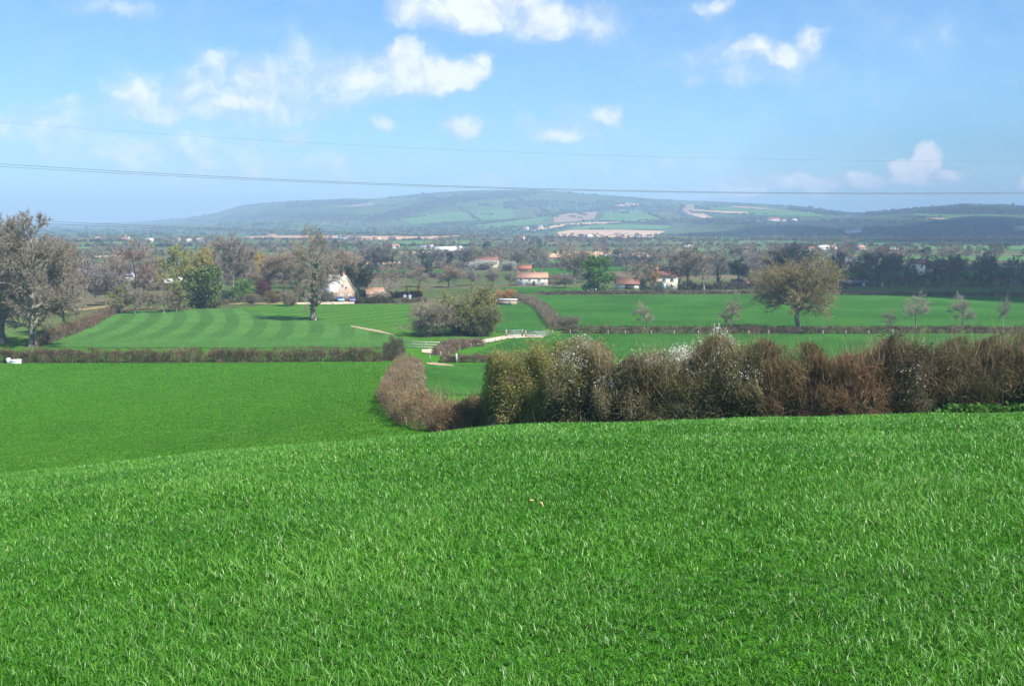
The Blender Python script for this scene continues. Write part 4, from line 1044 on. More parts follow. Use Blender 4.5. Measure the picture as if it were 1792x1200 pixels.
for path, h, lab, c in (
    ([(640,487),(740,486),(830,488)], 2.2, 'scrubby hedge behind garden orchard', (.17,.14,.11)),
    ([(640,471),(760,470),(830,470)], 2.6, 'hazy hedge behind the green field in middle valley', (.15,.135,.12)),
    ([(925,489),(990,488),(1080,492)], 1.8, 'brown hedge right of the long white farmhouse', (.17,.13,.10)),
    ([(930,469),(1000,468),(1130,466)], 3.0, 'hedge below the tan ploughed field', (.14,.13,.11)),
    ([(1060,463),(1110,462),(1150,462)], 5.0, 'thick belt of scrub below white sheds', (.13,.125,.11)),
    ([(1190,508),(1300,506),(1480,505)], 2.6, 'dark undergrowth below the white house grove', (.10,.085,.065)),
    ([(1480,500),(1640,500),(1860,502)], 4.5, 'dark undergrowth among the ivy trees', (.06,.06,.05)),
    ([(1480,474),(1640,474),(1860,474)], 4.0, 'hazy hedge behind the ivy trees', (.10,.095,.085)),
    ([(160,512),(240,508),(330,508)], 2.5, 'scrub before the white caravans', (.16,.13,.09)),
    ([(-40,560),(20,552),(60,545)], 3.5, 'brown scrub behind the leftmost trees', (.17,.13,.10)),
    ([(-40,520),(80,510),(200,500)], 4.5, 'thick scrub belt left of the caravans', (.15,.13,.105)),
    ([(330,500),(440,498),(560,496)], 5.0, 'bare thicket behind the golden willow', (.165,.135,.11)),
    ([(140,480),(300,476),(420,474)], 6.0, 'hazy thicket behind the left trees', (.15,.13,.12)),
    ([(1180,482),(1300,480),(1460,480)], 5.0, 'hazy thicket behind the white house grove', (.125,.115,.10))):
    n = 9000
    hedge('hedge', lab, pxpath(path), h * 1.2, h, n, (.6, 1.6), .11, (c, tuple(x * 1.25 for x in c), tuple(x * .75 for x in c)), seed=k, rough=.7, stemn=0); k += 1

# tall near hedge: separate shrubs side by side
def near_path(px):
    return [(ray_uv(p, 640)[0] * y, y) for p, y in px]
def tops(pxs, Yof, l):
    """heights along from photo outline (px, top y)"""
    out = []
    a, b = pxs
    for px, ty in l:
        Y = Yof(px); x = ray_uv(px, 640)[0] * Y
        out.append(((px - a) / (b - a), z_of(px, ty, Y) - gz(x, Y)))
    return out
Yof = lambda px: float(np.interp(px, [830, 900, 1000, 1200, 1500, 1900], [56, 54, 51, 48.5, 47.5, 46.5]))
GH = 'shrubs of the tall near hedge'
def near_shrub(label, a, b, outline, n, **kw):
    pts = [(p, Yof(p)) for p in np.linspace(a, b, 12)]
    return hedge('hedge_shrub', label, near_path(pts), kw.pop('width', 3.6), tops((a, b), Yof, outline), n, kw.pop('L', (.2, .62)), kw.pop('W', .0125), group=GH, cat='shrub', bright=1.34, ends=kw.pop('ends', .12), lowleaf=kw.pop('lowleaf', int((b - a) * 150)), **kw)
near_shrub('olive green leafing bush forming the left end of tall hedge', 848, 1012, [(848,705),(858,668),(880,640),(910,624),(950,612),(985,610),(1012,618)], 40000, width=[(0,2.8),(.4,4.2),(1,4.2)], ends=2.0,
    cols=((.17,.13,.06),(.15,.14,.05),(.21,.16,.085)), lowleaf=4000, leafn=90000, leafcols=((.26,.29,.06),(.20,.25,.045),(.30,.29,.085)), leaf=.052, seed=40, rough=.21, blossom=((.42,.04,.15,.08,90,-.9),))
near_shrub('hedge shrub with a dense cream white blossom patch', 990, 1068, [(990,612),(1020,612),(1045,618),(1068,628)], 26000, cols=((.17,.14,.08),(.15,.14,.06),(.20,.165,.10)), leafn=15000, leafcols=((.19,.19,.055),(.24,.21,.10)), leaf=.065,
    blossom=((.46,.15,.80,.10,1100,-.6),), seed=41, rough=.21)
near_shrub('dark brown hedge shrub with thin blossom between cream and white ones', 1060, 1150, [(1060,622),(1090,630),(1120,630),(1150,626)], 32000, cols=((.145,.12,.075),(.12,.105,.06),(.18,.145,.09)), leafn=12000, leafcols=((.13,.15,.04),(.2,.18,.07)), leaf=.06,
    blossom=((.2,.15,.75,.1,330,-.6),(.7,.15,.95,.06,220,-.3)), seed=42, rough=.21, shoots=250)
near_shrub('tallest hedge shrub with bright white blossom sprays on top', 1140, 1330, [(1140,630),(1175,620),(1210,616),(1240,612),(1275,612),(1300,614),(1330,618)], 70000, cols=((.16,.13,.075),(.13,.125,.05),(.19,.155,.095),(.11,.10,.05)), leafn=22000, leafcols=((.11,.14,.03),(.15,.16,.045)), leaf=.06,
    blossom=((.16,.06,.90,.05,800,-.4),(.30,.07,.98,.06,900,-.2),(.64,.07,1.02,.05,230,0),(.70,.16,.74,.09,380,-.6),(.93,.05,.8,.1,260,-.5)), seed=43, rough=.21, shoots=2600)
near_shrub('reddish brown hedge shrub right of the white blossom', 1320, 1475, [(1320,616),(1370,610),(1420,606),(1475,601)], 58000, cols=((.195,.115,.068),(.15,.10,.058),(.22,.14,.08),(.12,.10,.05)), leafn=4000, leafcols=((.07,.09,.025),), leaf=.06, seed=44, rough=.21, shoots=900,
    blossom=((.05,.06,.8,.1,200,-.5),))
near_shrub('russet hedge shrub with long pale upright shoots', 1465, 1560, [(1465,602),(1500,600),(1530,598),(1560,598)], 40000, cols=((.20,.122,.07),(.15,.10,.058),(.23,.15,.085)), leafn=3500, leafcols=((.07,.09,.03),), leaf=.06, seed=45, rough=.21, shoots=1700)
near_shrub('dark green hedge shrub with small white blossom low on its face', 1540, 1625, [(1540,606),(1580,602),(1625,600)], 36000, cols=((.12,.095,.06),(.10,.095,.05),(.17,.12,.08)), leafn=9000, leafcols=((.045,.065,.025),(.07,.09,.035)), leaf=.07, seed=46, rough=.21, shoots=500,
    blossom=((.45,.2,.6,.16,130,-.8),))
near_shrub('dark brown arching hedge shrub at the right photo edge', 1615, 1900, [(1615,600),(1680,594),(1740,592),(1792,586),(1900,584)], 95000, cols=((.14,.105,.06),(.115,.09,.05),(.18,.135,.075),(.10,.09,.045)), leafn=9000, leafcols=((.06,.075,.025),), leaf=.06, seed=47, rough=.21, shoots=2800)
# weeds at the hedge foot on the right
hedge('weed_clump', 'leafy green weeds at hedge foot near the right photo edge', [(9.6,24.6),(11.2,24.6),(13.4,24.2)], 1.1, .32, 300, (.2,.4), .012, ((.08,.11,.03),), leafn=4500, leafcols=((.06,.15,.02),(.045,.11,.018)), leaf=.10, seed=48, cat='weeds', stemn=0, rough=.5)

# ------------------------------------------------------------------ buildings
def house(name, label, px, by, w, d, wh, rh, rot, wall, roof, windows=(), door=None, chimneys=(), hip=False, gable=False, cat='house', ov=.3, lean_to=None):
    g = at1(px, by)
    r = thing(name, (g[0], g[1] + (0 if gable else d / 2), g[2] - .1), label, cat, None, rot)
    mb = MB()
    if hip:
        mb.box((0, 0, wh / 2), (w, d, wh))
    else:
        mb.prism([(-d / 2, 0), (d / 2, 0), (d / 2, wh), (0, wh + rh - .12), (-d / 2, wh)], -w / 2, w / 2)
        mb.v[-1] = mb.v[-1][:, [1, 0, 2]]                       # ridge along x
        mb.f4 = [f[::-1] for f in mb.f4]; mb.f3 = [f[::-1] for f in mb.f3]
    mb.obj('wall', M[wall], r)
    rb = MB(); W2, D2 = w / 2 + ov, d / 2 + ov
    if hip:
        k = min(d / 2, w * .3)
        top = [(-w / 2 + k, 0, wh + rh), (w / 2 - k, 0, wh + rh)]
        ev = [(-W2, -D2, wh - .05), (W2, -D2, wh - .05), (W2, D2, wh - .05), (-W2, D2, wh - .05)]
        rb.add(ev + top, [(0, 1, 5, 4), (2, 3, 4, 5), (3, 2, 1, 0)], [(1, 2, 5), (3, 0, 4)])
    else:
        sl = rh / (d / 2); e = wh - ov * sl; t = .16
        for sgn in (-1, 1):
            a = [(-W2, sgn * D2, e), (W2, sgn * D2, e), (W2, 0, wh + rh), (-W2, 0, wh + rh)]
            v = a + [(x, y, z + t) for x, y, z in a]
            q = [(0, 1, 2, 3), (7, 6, 5, 4), (0, 4, 5, 1), (1, 5, 6, 2), (2, 6, 7, 3), (3, 7, 4, 0)]
            rb.add(v, q if sgn > 0 else [f[::-1] for f in q])
    ro = rb.obj('roof', M[roof], r)
    for cx, ch in chimneys:
        c = MB(); c.box((cx, 0, wh + rh + ch / 2 - .35), (.7, .55, ch + .5)); c.box((cx, 0, wh + rh + ch - .02), (.85, .7, .12))
        c.bar((cx, 0, wh + rh + ch), (cx, 0, wh + rh + ch + .3), .12, 8)
        c.obj('chimney', M['brick'], ro)
    for (x, z, ww, hh, face) in windows:                      # face 0: front, 1: right end, -1: left end
        f = MB(); p = MB()
        for dx_, dz_, sx, sz in ((0, hh / 2, ww + .1, .09), (0, -hh / 2, ww + .2, .10), (-ww / 2, 0, .08, hh), (ww / 2, 0, .08, hh), (0, 0, .06, hh)):
            if face == 0: f.box((x + dx_, -d / 2 - .04, z + dz_), (sx, .09, sz))
            else: f.box((face * (w / 2 + .04), x + dx_, z + dz_), (.09, sx, sz))
        if face == 0: p.box((x, -d / 2 - .012, z), (ww, .03, hh))
        else: p.box((face * (w / 2 + .012), x, z), (.03, ww, hh))
        fo = f.obj('window', M['white_paint'], r); p.obj('pane', M['glass'], fo)
    if door:
        x, ww, hh, mk = door
        q = MB(); q.box((x, -d / 2 - .03, hh / 2), (ww, .08, hh)); do = q.obj('door', M[mk], r)
    return r
house('farmhouse', 'long low white farmhouse with weathered orange tile roof', 931, 500, 11.2, 6, 3.0, 1.7, .04, 'white_render', 'orange_tile', windows=((-4, 2.2, .9, .8, 0), (-1, 2.2, .9, .8, 0), (2.2, 2.2, .9, .8, 0), (-3.2, .9, .9, .8, 0), (3.8, 1.0, .9, .9, 0)), door=(.6, .95, 1.9, 'dark_clad'), chimneys=((.8, .7), (-5, .7)))
house('barn', 'small barn with bright red roof behind the white farmhouse', 918, 475, 6, 5, 1.4, 1.5, .05, 'tan_stone', 'red_tile', door=(1.2, 1.4, 1.3, 'timber'), cat='barn')
house('cottage', 'cream cottage with brown red roof among white shrubs', 851, 470, 11.5, 7, 3.0, 2.6, -.12, 'cream_render', 'brown_tile', windows=((-3.5, 1.7, 1, 1, 0), (0, 1.7, 1, 1, 0), (3.2, 1.7, 1, 1, 0), (0, 2.2, 1, 1, 1)), door=(1.7, .9, 2, 'dark_clad'), chimneys=((4.5, .8),))
house('barn', 'low barn with long brown roof and white gate piers', 1103, 506, 9, 5.5, 1.9, 1.8, .05, 'white_render', 'brown_tile', windows=((3.2, 1.2, .7, .7, 0),), door=(-.4, 3.2, 1.7, 'dark_clad'), cat='barn')
house('big_house', 'tall cream white house with dark hipped roof and chimneys', 1167, 507, 9.0, 7.5, 4.7, 1.6, -.30, 'cream_render', 'brown_tile', windows=((-2.8, 3.6, 1, 1.2, 0), (.2, 3.6, 1, 1.2, 0), (2.9, 3.6, 1, 1.2, 0), (-2.8, 1.4, 1.1, 1.3, 0), (2.9, 1.4, 1.1, 1.3, 0), (-1.8, 3.6, .9, 1.2, 1), (1.8, 3.6, .9, 1.2, 1), (0, 1.4, 1, 1.3, 1)), door=(.2, 1.0, 2.1, 'blue_paint'), chimneys=((-3.0, 1.5), (1.2, 1.3)), hip=True)
house('gabled_house', 'pale roofed house with steep white gable behind ivy tree', 588, 527, 7.2, 6.4, 3.0, 4.2, -.72, 'tan_stone', 'pale_tile', windows=((0, 3.9, .9, .9, 1), (-1.5, 1.4, .9, 1.1, 1), (1.5, 1.4, .9, 1.1, 1), (-1.8, 1.5, .9, 1.0, 0), (1.8, 1.5, .9, 1.0, 0)), door=(0, .9, 2, 'timber'), chimneys=((2.6, .9),))
house('outbuilding', 'small tan stone outbuilding right of gabled house', 654, 525, 5, 4, 1.9, 1.6, .3, 'tan_stone', 'orange_tile', door=(0, 1.0, 1.7, 'timber'), cat='shed')
house('shed', 'long dark open fronted shed right of the oak', 1497, 501, 8.5, 5, 1.5, .7, 0, 'dark_clad', 'slate', door=(2.9, .9, 1.2, 'white_paint'), cat='shed')
house('shed', 'low shed with reddish roof left of the oak', 1302, 501, 6.5, 5, 1.1, .8, 0, 'dark_clad', 'brick', door=(-1, 1.2, 1.0, 'timber'), cat='shed')
house('shed', 'pair of low white sheds behind the vivid green tree', 1066, 456, 9.5, 5, 2.1, 1.1, .1, 'white_render', 'slate', door=(1, 2, 1.7, 'dark_clad'), cat='shed')
house('farm_shed', 'long pale grey shed roof behind the left trees', 190, 492, 17, 7, 2.2, 1.5, .1, 'timber_white', 'slate', door=(-3, 3, 2, 'dark_clad'), cat='shed')
house('far_house', 'tall narrow cream house between the dark ivy trees', 1609, 482, 5.5, 5.5, 5.2, 1.6, -.2, 'cream_render', 'brown_tile', windows=((-1.3, 3.9, .9, 1, 0), (1.3, 3.9, .9, 1, 0), (1.3, 1.4, .9, 1, 0)), door=(-1, .9, 2, 'dark_clad'), chimneys=((1.5, .8),))
house('far_house', 'wide tan house partly hidden by ivy trees', 1636, 478, 15, 6, 2.6, 2.0, .1, 'tan_stone', 'brown_tile', windows=((-4, 1.5, .9, 1, 0), (4, 1.5, .9, 1, 0)), door=(0, .9, 2, 'timber'))
house('far_house', 'white boxy house above the ivy tree row', 1557, 447, 12, 8, 4.2, 1.0, .0, 'white_render', 'slate', windows=((-3, 2.6, 1.3, 1.2, 0), (3, 2.6, 1.3, 1.2, 0)), door=(0, 1.2, 2.1, 'dark_clad'))
house('far_house', 'pinkish house left of dark ivy trees behind oak', 1482, 470, 11, 6, 3.0, 2.2, -.1, 'tan_stone', 'slate', windows=((-2.5, 1.6, .9, 1, 0), (2.5, 1.6, .9, 1, 0)), door=(0, .9, 2, 'timber'))
house('far_house', 'pinkish brick house in middle valley left of narrow conifer', 776, 446, 16, 7, 3.0, 2.6, .1, 'brick', 'pale_tile', windows=((-3, 1.6, 1, 1, 0), (3, 1.6, 1, 1, 0)), door=(0, .9, 2, 'timber'))
house('far_house', 'white far house high above the spreading oak', 1494, 409, 26, 12, 6, 5, .2, 'white_render', 'slate', windows=((-6, 3.4, 2, 2, 0), (6, 3.4, 2, 2, 0)), door=(0, 1.6, 2.6, 'dark_clad'))
house('far_house', 'white far house on the hillside under the right wood', 1354, 388, 34, 14, 6, 5, .2, 'white_render', 'red_tile', windows=((-8, 3.4, 2, 2, 0), (8, 3.4, 2, 2, 0)), door=(0, 1.6, 2.6, 'dark_clad'))
house('far_house', 'pale tan far house at the far right edge', 1786, 406, 20, 10, 6, 4, .1, 'tan_stone', 'orange_tile', windows=((-5, 3.4, 2, 2, 0), (5, 3.4, 2, 2, 0)), door=(0, 1.6, 2.6, 'dark_clad'))
# tiny far houses
rng = np.random.default_rng(31)
FH = [(170,421),(215,422),(222,420),(262,424),(300,424),(312,423),(330,425),(60,424),(475,417),(560,418),(600,419),(660,421),(690,436),(740,438),(752,437),(800,440),(912,420),(1115,419),(1090,421),(1030,418),(1440,438),(1455,437),(1505,438),(1412,440),(1300,441),(920,403),(945,399),(1370,388.5),(1390,388),(350,424),(640,440),(1205,437)]
wm = MB(); wm.prism([(-3.2, 0), (3.2, 0), (3.2, 3.2), (0, 5.4), (-3.2, 3.2)], -5.5, 5.5); wm.v[-1] = wm.v[-1][:, [1, 0, 2]]; wm.f4 = [f[::-1] for f in wm.f4]; wm.f3 = [f[::-1] for f in wm.f3]
rm = MB()
for sgn in (-1, 1):
    a = [(-5.8, sgn * 3.6, 3.05), (5.8, sgn * 3.6, 3.05), (5.8, 0, 5.6), (-5.8, 0, 5.6)]
    q = [(0, 1, 2, 3), (7, 6, 5, 4), (0, 4, 5, 1), (1, 5, 6, 2), (2, 6, 7, 3), (3, 7, 4, 0)]
    rm.add(a + [(x, y, z + .2) for x, y, z in a], q if sgn > 0 else [f[::-1] for f in q])
cm = MB(); cm.box((3.8, 0, 5.9), (.9, .7, 1.6))
protos_h = {}
for wn in ('white_render', 'tan_stone', 'cream_render'):
    for rn in ('red_tile', 'slate', 'orange_tile', 'pale_tile'):
        protos_h[wn, rn] = None
def house_me(mb, nme, mk):
    key = (nme, mk)
    if key not in MESHES:
        MESHES[key] = build_mesh(nme, np.vstack(mb.v), [np.array(mb.f4, int).reshape(-1, 4), np.array(mb.f3, int).reshape(-1, 3)], M[mk])
    return MESHES[key]
for px, py in FH:
    g = at1(px, py); sc = np.clip(g[1] / 1500, .75, 1.25)
    r = thing('valley_house', (g[0], g[1], g[2] - .1), 'tiny pale house far across the hazy valley', 'house', 'tiny houses across the valley', rng.uniform(-.8, .8), (sc * rng.uniform(.7, 1.1), sc, sc))
    link('wall', house_me(wm, 'wall', rng.choice(['white_render', 'white_render', 'tan_stone', 'cream_render'])), r)
    ro = link('roof', house_me(rm, 'roof', rng.choice(['red_tile', 'slate', 'orange_tile', 'pale_tile'])), r)
    link('chimney', house_me(cm, 'chimney', 'brick'), ro)

# pink hut and red trailer beside it
g = at1(889, 534)
r = thing('hut', (g[0], g[1], g[2]), 'low pink wooden hut at the paddock top', 'hut', rot=.06)
mb = MB(); mb.box((0, 0, .75), (4.6, 2.2, 1.5)); mb.obj('wall', M['tan_stone'], r)
mb = MB(); mb.prism([(-2.5, 1.5), (2.5, 1.5), (2.5, 1.62), (-2.5, 1.75)], -1.3, 1.3); mb.obj('roof', M['pale_tile'], r)
mb = MB(); mb.box((.6, -1.13, .65), (.8, .06, 1.3)); mb.obj('door', M['timber'], r)
g = at1(871, 534)
r = thing('trailer', (g[0], g[1], g[2]), 'small rusty red farm trailer left of the pink hut', 'trailer', rot=.1)
mb = MB(); mb.box((0, 0, .75), (3.0, 1.7, .12)); mb.box((0, -.82, 1.1), (3.0, .06, .6)); mb.box((0, .82, 1.1), (3.0, .06, .6)); mb.box((-1.47, 0, 1.1), (.06, 1.58, .6)); mb.box((1.47, 0, 1.1), (.06, 1.58, .6)); mb.obj('body', M['red_tile'], r)
for sy in (-.8, .8):
    mb = MB(); mb.bar((0, sy - .1, .38), (0, sy + .1, .38), .38, 14); mb.obj('wheel', M['rubber'], r)
mb = MB(); mb.bar((1.5, 0, .7), (2.6, 0, .5), .05); mb.obj('drawbar', M['galvanised'], r)

# ------------------------------------------------------------------ vehicles
def profile_body(poly, w, m, name, parent, taper=.0):
    mb = MB(); mb.prism(poly, -w / 2, w / 2); return mb.obj(name, m, parent)
def car(label, px, by, paint, rot, name='parked_car', group=None, ymin=33):
    g = at1(px, by, ymin)
    r = thing(name, (g[0], g[1], g[2]), label, 'car', group, rot)
    mb = MB()
    mb.prism([(-2.05, .35), (2.05, .35), (2.1, .62), (1.95, .82), (.95, .92), (-1.9, .95), (-2.08, .7)], -.85, .85)
    body = mb.obj('body', M[paint], r)
    mb = MB(); v = [(-1.75, -.78, .94), (.95, -.78, .92), (.95, .78, .92), (-1.75, .78, .94), (-1.35, -.62, 1.42), (.25, -.62, 1.44), (.25, .62, 1.44), (-1.35, .62, 1.42)]
    mb.add(v, [(0, 3, 2, 1), (4, 5, 6, 7), (0, 1, 5, 4), (1, 2, 6, 5), (2, 3, 7, 6), (3, 0, 4, 7)]); mb.obj('cabin_glass', M['glass'], r)
    mb = MB(); mb.box((-.55, 0, 1.455), (1.5, 1.2, .05))
    for sx, tx in ((-1.75, -1.35), (.95, .25)):
        for sy in (-1, 1): mb.bar((sx, sy * .785, .93), (tx, sy * .63, 1.44), .045)
    mb.obj('roof', M[paint], r)
    for x in (-1.25, 1.3):
        for sy in (-.78, .78):
            mb = MB(); mb.bar((x, sy - .1, .31), (x, sy + .1, .31), .31, 14); wo = mb.obj('wheel', M['rubber'], r)
            mb = MB(); mb.bar((x, sy - .115, .31), (x, sy + .115, .31), .17, 10); mb.obj('rim', M['galvanised'], wo)
    for sy in (-.62, .62):
        mb = MB(); mb.box((2.07, sy, .66), (.08, .28, .14)); mb.obj('headlight', M['white_paint'], r)
    return r
def caravan(label, px, by, paint, rot):
    g = at1(px, by)
    r = thing('caravan', (g[0], g[1], g[2]), label, 'caravan', 'caravans and cars behind the left trees', rot)
    profile_body([(-2.3, .5), (2.2, .5), (2.5, 1.1), (2.35, 1.9), (2.0, 2.35), (-2.0, 2.4), (-2.4, 2.0), (-2.5, 1.0)], 2.1, M[paint], 'body', r)
    for x in (-1.3, .9):
        mb = MB(); mb.box((x, -1.06, 1.6), (1.1, .04, .6)); mb.obj('window', M['glass'], r)
    mb = MB(); mb.box((-.1, -1.06, 1.3), (.6, .04, 1.5)); mb.obj('door', M['cream_paint'], r)
    for sy in (-.95, .95):
        mb = MB(); mb.bar((-.2, sy - .1, .33), (-.2, sy + .1, .33), .33, 14); mb.obj('wheel', M['rubber'], r)
    mb = MB(); mb.bar((2.3, .4, .5), (3.5, 0, .45), .05); mb.bar((2.3, -.4, .5), (3.5, 0, .45), .05); mb.obj('drawbar', M['galvanised'], r)
    return r
caravan('white caravan among left trees, nearest the golden willow side', 291, 499, 'white_paint', .2)
caravan('white caravan glimpsed between bare trees, left of the cream one', 270, 500, 'white_paint', 1.1)
caravan('cream caravan behind the small bare trees', 288, 494, 'cream_paint', -.6)
caravan('pale caravan half hidden left of the evergreen', 319, 497, 'white_paint', .5)
car('white parked car before the caravans', 262, 501, 'white_paint', .4, group='caravans and cars behind the left trees')
car('pale blue parked car under the left trees beside grey shed', 203, 503, 'blue_paint', -.3, group='caravans and cars behind the left trees')
car('light parked car at the far left beside grey shed end', 160, 500, 'white_paint', .2, group='caravans and cars behind the left trees')
car('pale blue and white car parked before the gabled house', 595, 528, 'blue_paint', -1.2)
car('purple blue car parked right of the gabled house', 616, 528, 'purple_paint', -1.35)
car('white car parked left of the low brown barn', 1035, 510, 'white_paint', .1)
car('light blue car parked under the vivid green tree', 1054, 510, 'blue_paint', -.2)
for px, lab in ((708, 'small white garden urn with dark top, left one'), (717, 'small white garden urn with dark top, right one')):
    g = at1(px, 523)
    mb = MB(); mb.bar((0, 0, 0), (0, 0, .25), .45, 10, .25); mb.bar((0, 0, .25), (0, 0, .9), .22, 10, .55); mb.bar((0, 0, .9), (0, 0, 1.0), .62, 10, .62)
    r = thing('garden_urn', (g[0], g[1], g[2]), lab + ' below the golden conifers', 'urn')
    mb.obj('bowl', M['white_paint'], r)
    mb = MB(); mb.bar((0, 0, .98), (0, 0, 1.35), .5, 9, .2); mb.obj('plant', M['purple_paint'], r)

# ------------------------------------------------------------------ gates, fences, posts
def span(a, b):
    a = np.array(a); b = np.array(b); d = b - a; return a, b, np.hypot(d[0], d[1]), math.atan2(d[1], d[0])
def rail_fence(name, label, a_px, b_px, h, posts, rails, mk, sag=0.0, cat='fence', pw=.14):
    a, b, L, ang = span(at1(*a_px), at1(*b_px))
    r = thing(name, tuple(a), label, cat, rot=ang)
    dz = b[2] - a[2]
    for k in range(posts):
        t = k / (posts - 1); mb = MB(); mb.box((t * L, 0, h / 2 + t * dz), (pw, pw, h + .12)); mb.obj('post', M[mk], r)
    for j in range(rails):
        z = h * (.25 + .72 * j / max(1, rails - 1)); mb = MB()
        v = [(0, -.13, z - .07), (L, -.13, z - .07 + dz), (L, -.08, z - .07 + dz), (0, -.08, z - .07), (0, -.13, z + .07), (L, -.13, z + .07 + dz), (L, -.08, z + .07 + dz), (0, -.08, z + .07)]
        mb.add(v, [(0, 3, 2, 1), (4, 5, 6, 7), (0, 1, 5, 4), (1, 2, 6, 5), (2, 3, 7, 6), (3, 0, 4, 7)]); mb.obj('rail', M[mk], r)
    return r
def gate(label, a_px, b_px, h, bars, mk):
    a, b, L, ang = span(at1(*a_px), at1(*b_px))
    r = thing('field_gate', tuple(a), label, 'gate', rot=ang)
    mb = MB(); mb.bar((.1, 0, .15), (.1, 0, h), .04); mb.bar((L - .1, 0, .15), (L - .1, 0, h), .04); mb.bar((L / 2, 0, .15), (L / 2, 0, h), .03); mb.bar((.1, .0, .2), (L * .5, 0, h), .025); mb.obj('frame', M[mk], r)
    for k in range(bars):
        z = .2 + (h - .22) * (k / (bars - 1)) ** 1.1; mb = MB(); mb.bar((.1, 0, z), (L - .1, 0, z), .035); mb.obj('bar', M[mk], r)
    for x in (-.05, L + .05):
        mb = MB(); mb.box((x, 0, h * .55), (.2, .2, h * 1.15)); mb.obj('post', M['timber'], r)
    return r
rail_fence('rail_fence', 'pale three rail wooden fence at the track entrance', (703, 609), (768, 610.5), 1.15, 4, 3, 'timber_white', pw=.16)
gate('metal field gate, left of the two beside the sand track', (886, 589), (914, 589), 1.25, 6, 'galvanised')
gate('metal field gate, right of the two beside the sand track', (920, 589.5), (958, 590), 1.15, 7, 'galvanised')
def posts(label, group, pts, h, mk, w=.16, name='fence_post'):
    for px, py in pts:
        g = at1(px, py); mb = MB(); mb.box((0, 0, h / 2 - .05), (w, w, h)); mb.add([(-w / 2, -w / 2, h - .05), (w / 2, -w / 2, h - .05), (w / 2, w / 2, h - .05), (-w / 2, w / 2, h - .05), (0, 0, h + .06)], [], [(0, 1, 4), (1, 2, 4), (2, 3, 4), (3, 0, 4)])
        o = mb.obj(name, M[mk], None); o.location = (g[0], g[1], g[2]); setp(o, label, 'post', group)
posts('short pale wooden stake beside the pale sand track', 'stakes along the sand track', [(824,608),(834,606),(845,602.5),(856,600),(867,597.5),(878,595.5),(889,593.5),(900,592.5)], .75, 'timber_white')
posts('stout white wooden post at the top of the small field', None, [(799,635)], 1.35, 'timber_white', .24)
posts('thin grey post beside the low dry mound', None, [(752.5,634)], 1.2, 'timber', .12)
posts('low grey post before the dry mound, middle of three', None, [(782,631)], 1.0, 'timber', .14)
posts('pale post close to the dry mound left end', None, [(771,627)], 1.1, 'timber', .16)
posts('small pale fence post along the level far hedge', 'posts along the level far hedge', [(967,587),(998,587),(1064,588),(1094,588),(1140,588),(1180,588),(1222,588),(1262,588),(1310,588),(1345,588),(1440,588),(1480,588),(1520,587.5),(1562,587)], 1.1, 'timber', .15)
posts('thin fence post along the striped field far edge', 'posts along the striped field edge', [(204,546),(222,545),(240,545),(264,544),(285,544),(303,543),(318,543),(326,543)], 1.1, 'timber', .14)
posts('white post standing in the dark field right of long shed', None, [(1544,502)], 1.3, 'white_paint', .35)
posts('white post left of low reddish shed', None, [(1271,504)], 1.3, 'white_paint', .35)
g = at1(28, 636)
r = thing('water_trough', tuple(g), 'white trough lying at the left end of level hedge', 'trough', rot=.03)
mb = MB(); mb.box((0, 0, .12), (1.5, .6, .24)); mb.box((0, -.28, .42), (1.5, .05, .36)); mb.box((0, .28, .42), (1.5, .05, .36)); mb.box((-.72, 0, .42), (.06, .5, .36)); mb.box((.72, 0, .42), (.06, .5, .36)); mb.obj('basin', M['white_paint'], r)
g = at1(15, 636)
mb = MB(); mb.box((0, 0, .38), (.46, .4, .76)); mb.box((0, 0, .8), (.52, .46, .08))
o = mb.obj('white_block', M['white_paint']); o.location = tuple(g); setp(o, 'upright white block left of the white trough', 'block')

# ------------------------------------------------------------------ power lines
def cable(label, pts, Y, r, group):
    px = np.linspace(-700, 2500, 90)
    c = np.polyfit([p[0] for p in pts], [p[1] for p in pts], 2); py = np.polyval(c, px)
    s, v = ray_uv(px, py); P = np.stack([s * Y, np.full(90, Y) + .0 * s, HC + v * Y], 1)
    V, Fq = tubes(P[None], np.array([r]), 6, 0)
    o = link('power_cable', build_mesh('power_cable', V, [Fq], M['cable'], smooth_=True)); setp(o, label, 'cable', group)
GC = 'power cables crossing the valley'
cable('single faint topmost power cable across the clouds', [(0,215),(450,243),(900,266),(1250,279),(1792,282)], 150, .009, GC)
cable('upper strand of the middle power cable pair across the sky', [(0,287.5),(450,311),(900,329),(1400,339),(1792,336)], 146, .026, GC)
cable('lower strand of the middle power cable pair across the sky', [(0,292),(450,314),(900,331),(1400,340),(1792,338)], 154, .022, GC)
cable('upper strand of the lowest power cable pair before the hill', [(0,383),(400,401),(900,413),(1400,417),(1792,414)], 146, .024, GC)
cable('lower strand of the lowest power cable pair before the hill', [(0,387.5),(400,404),(900,415),(1400,418.5),(1792,416)], 154, .022, GC)

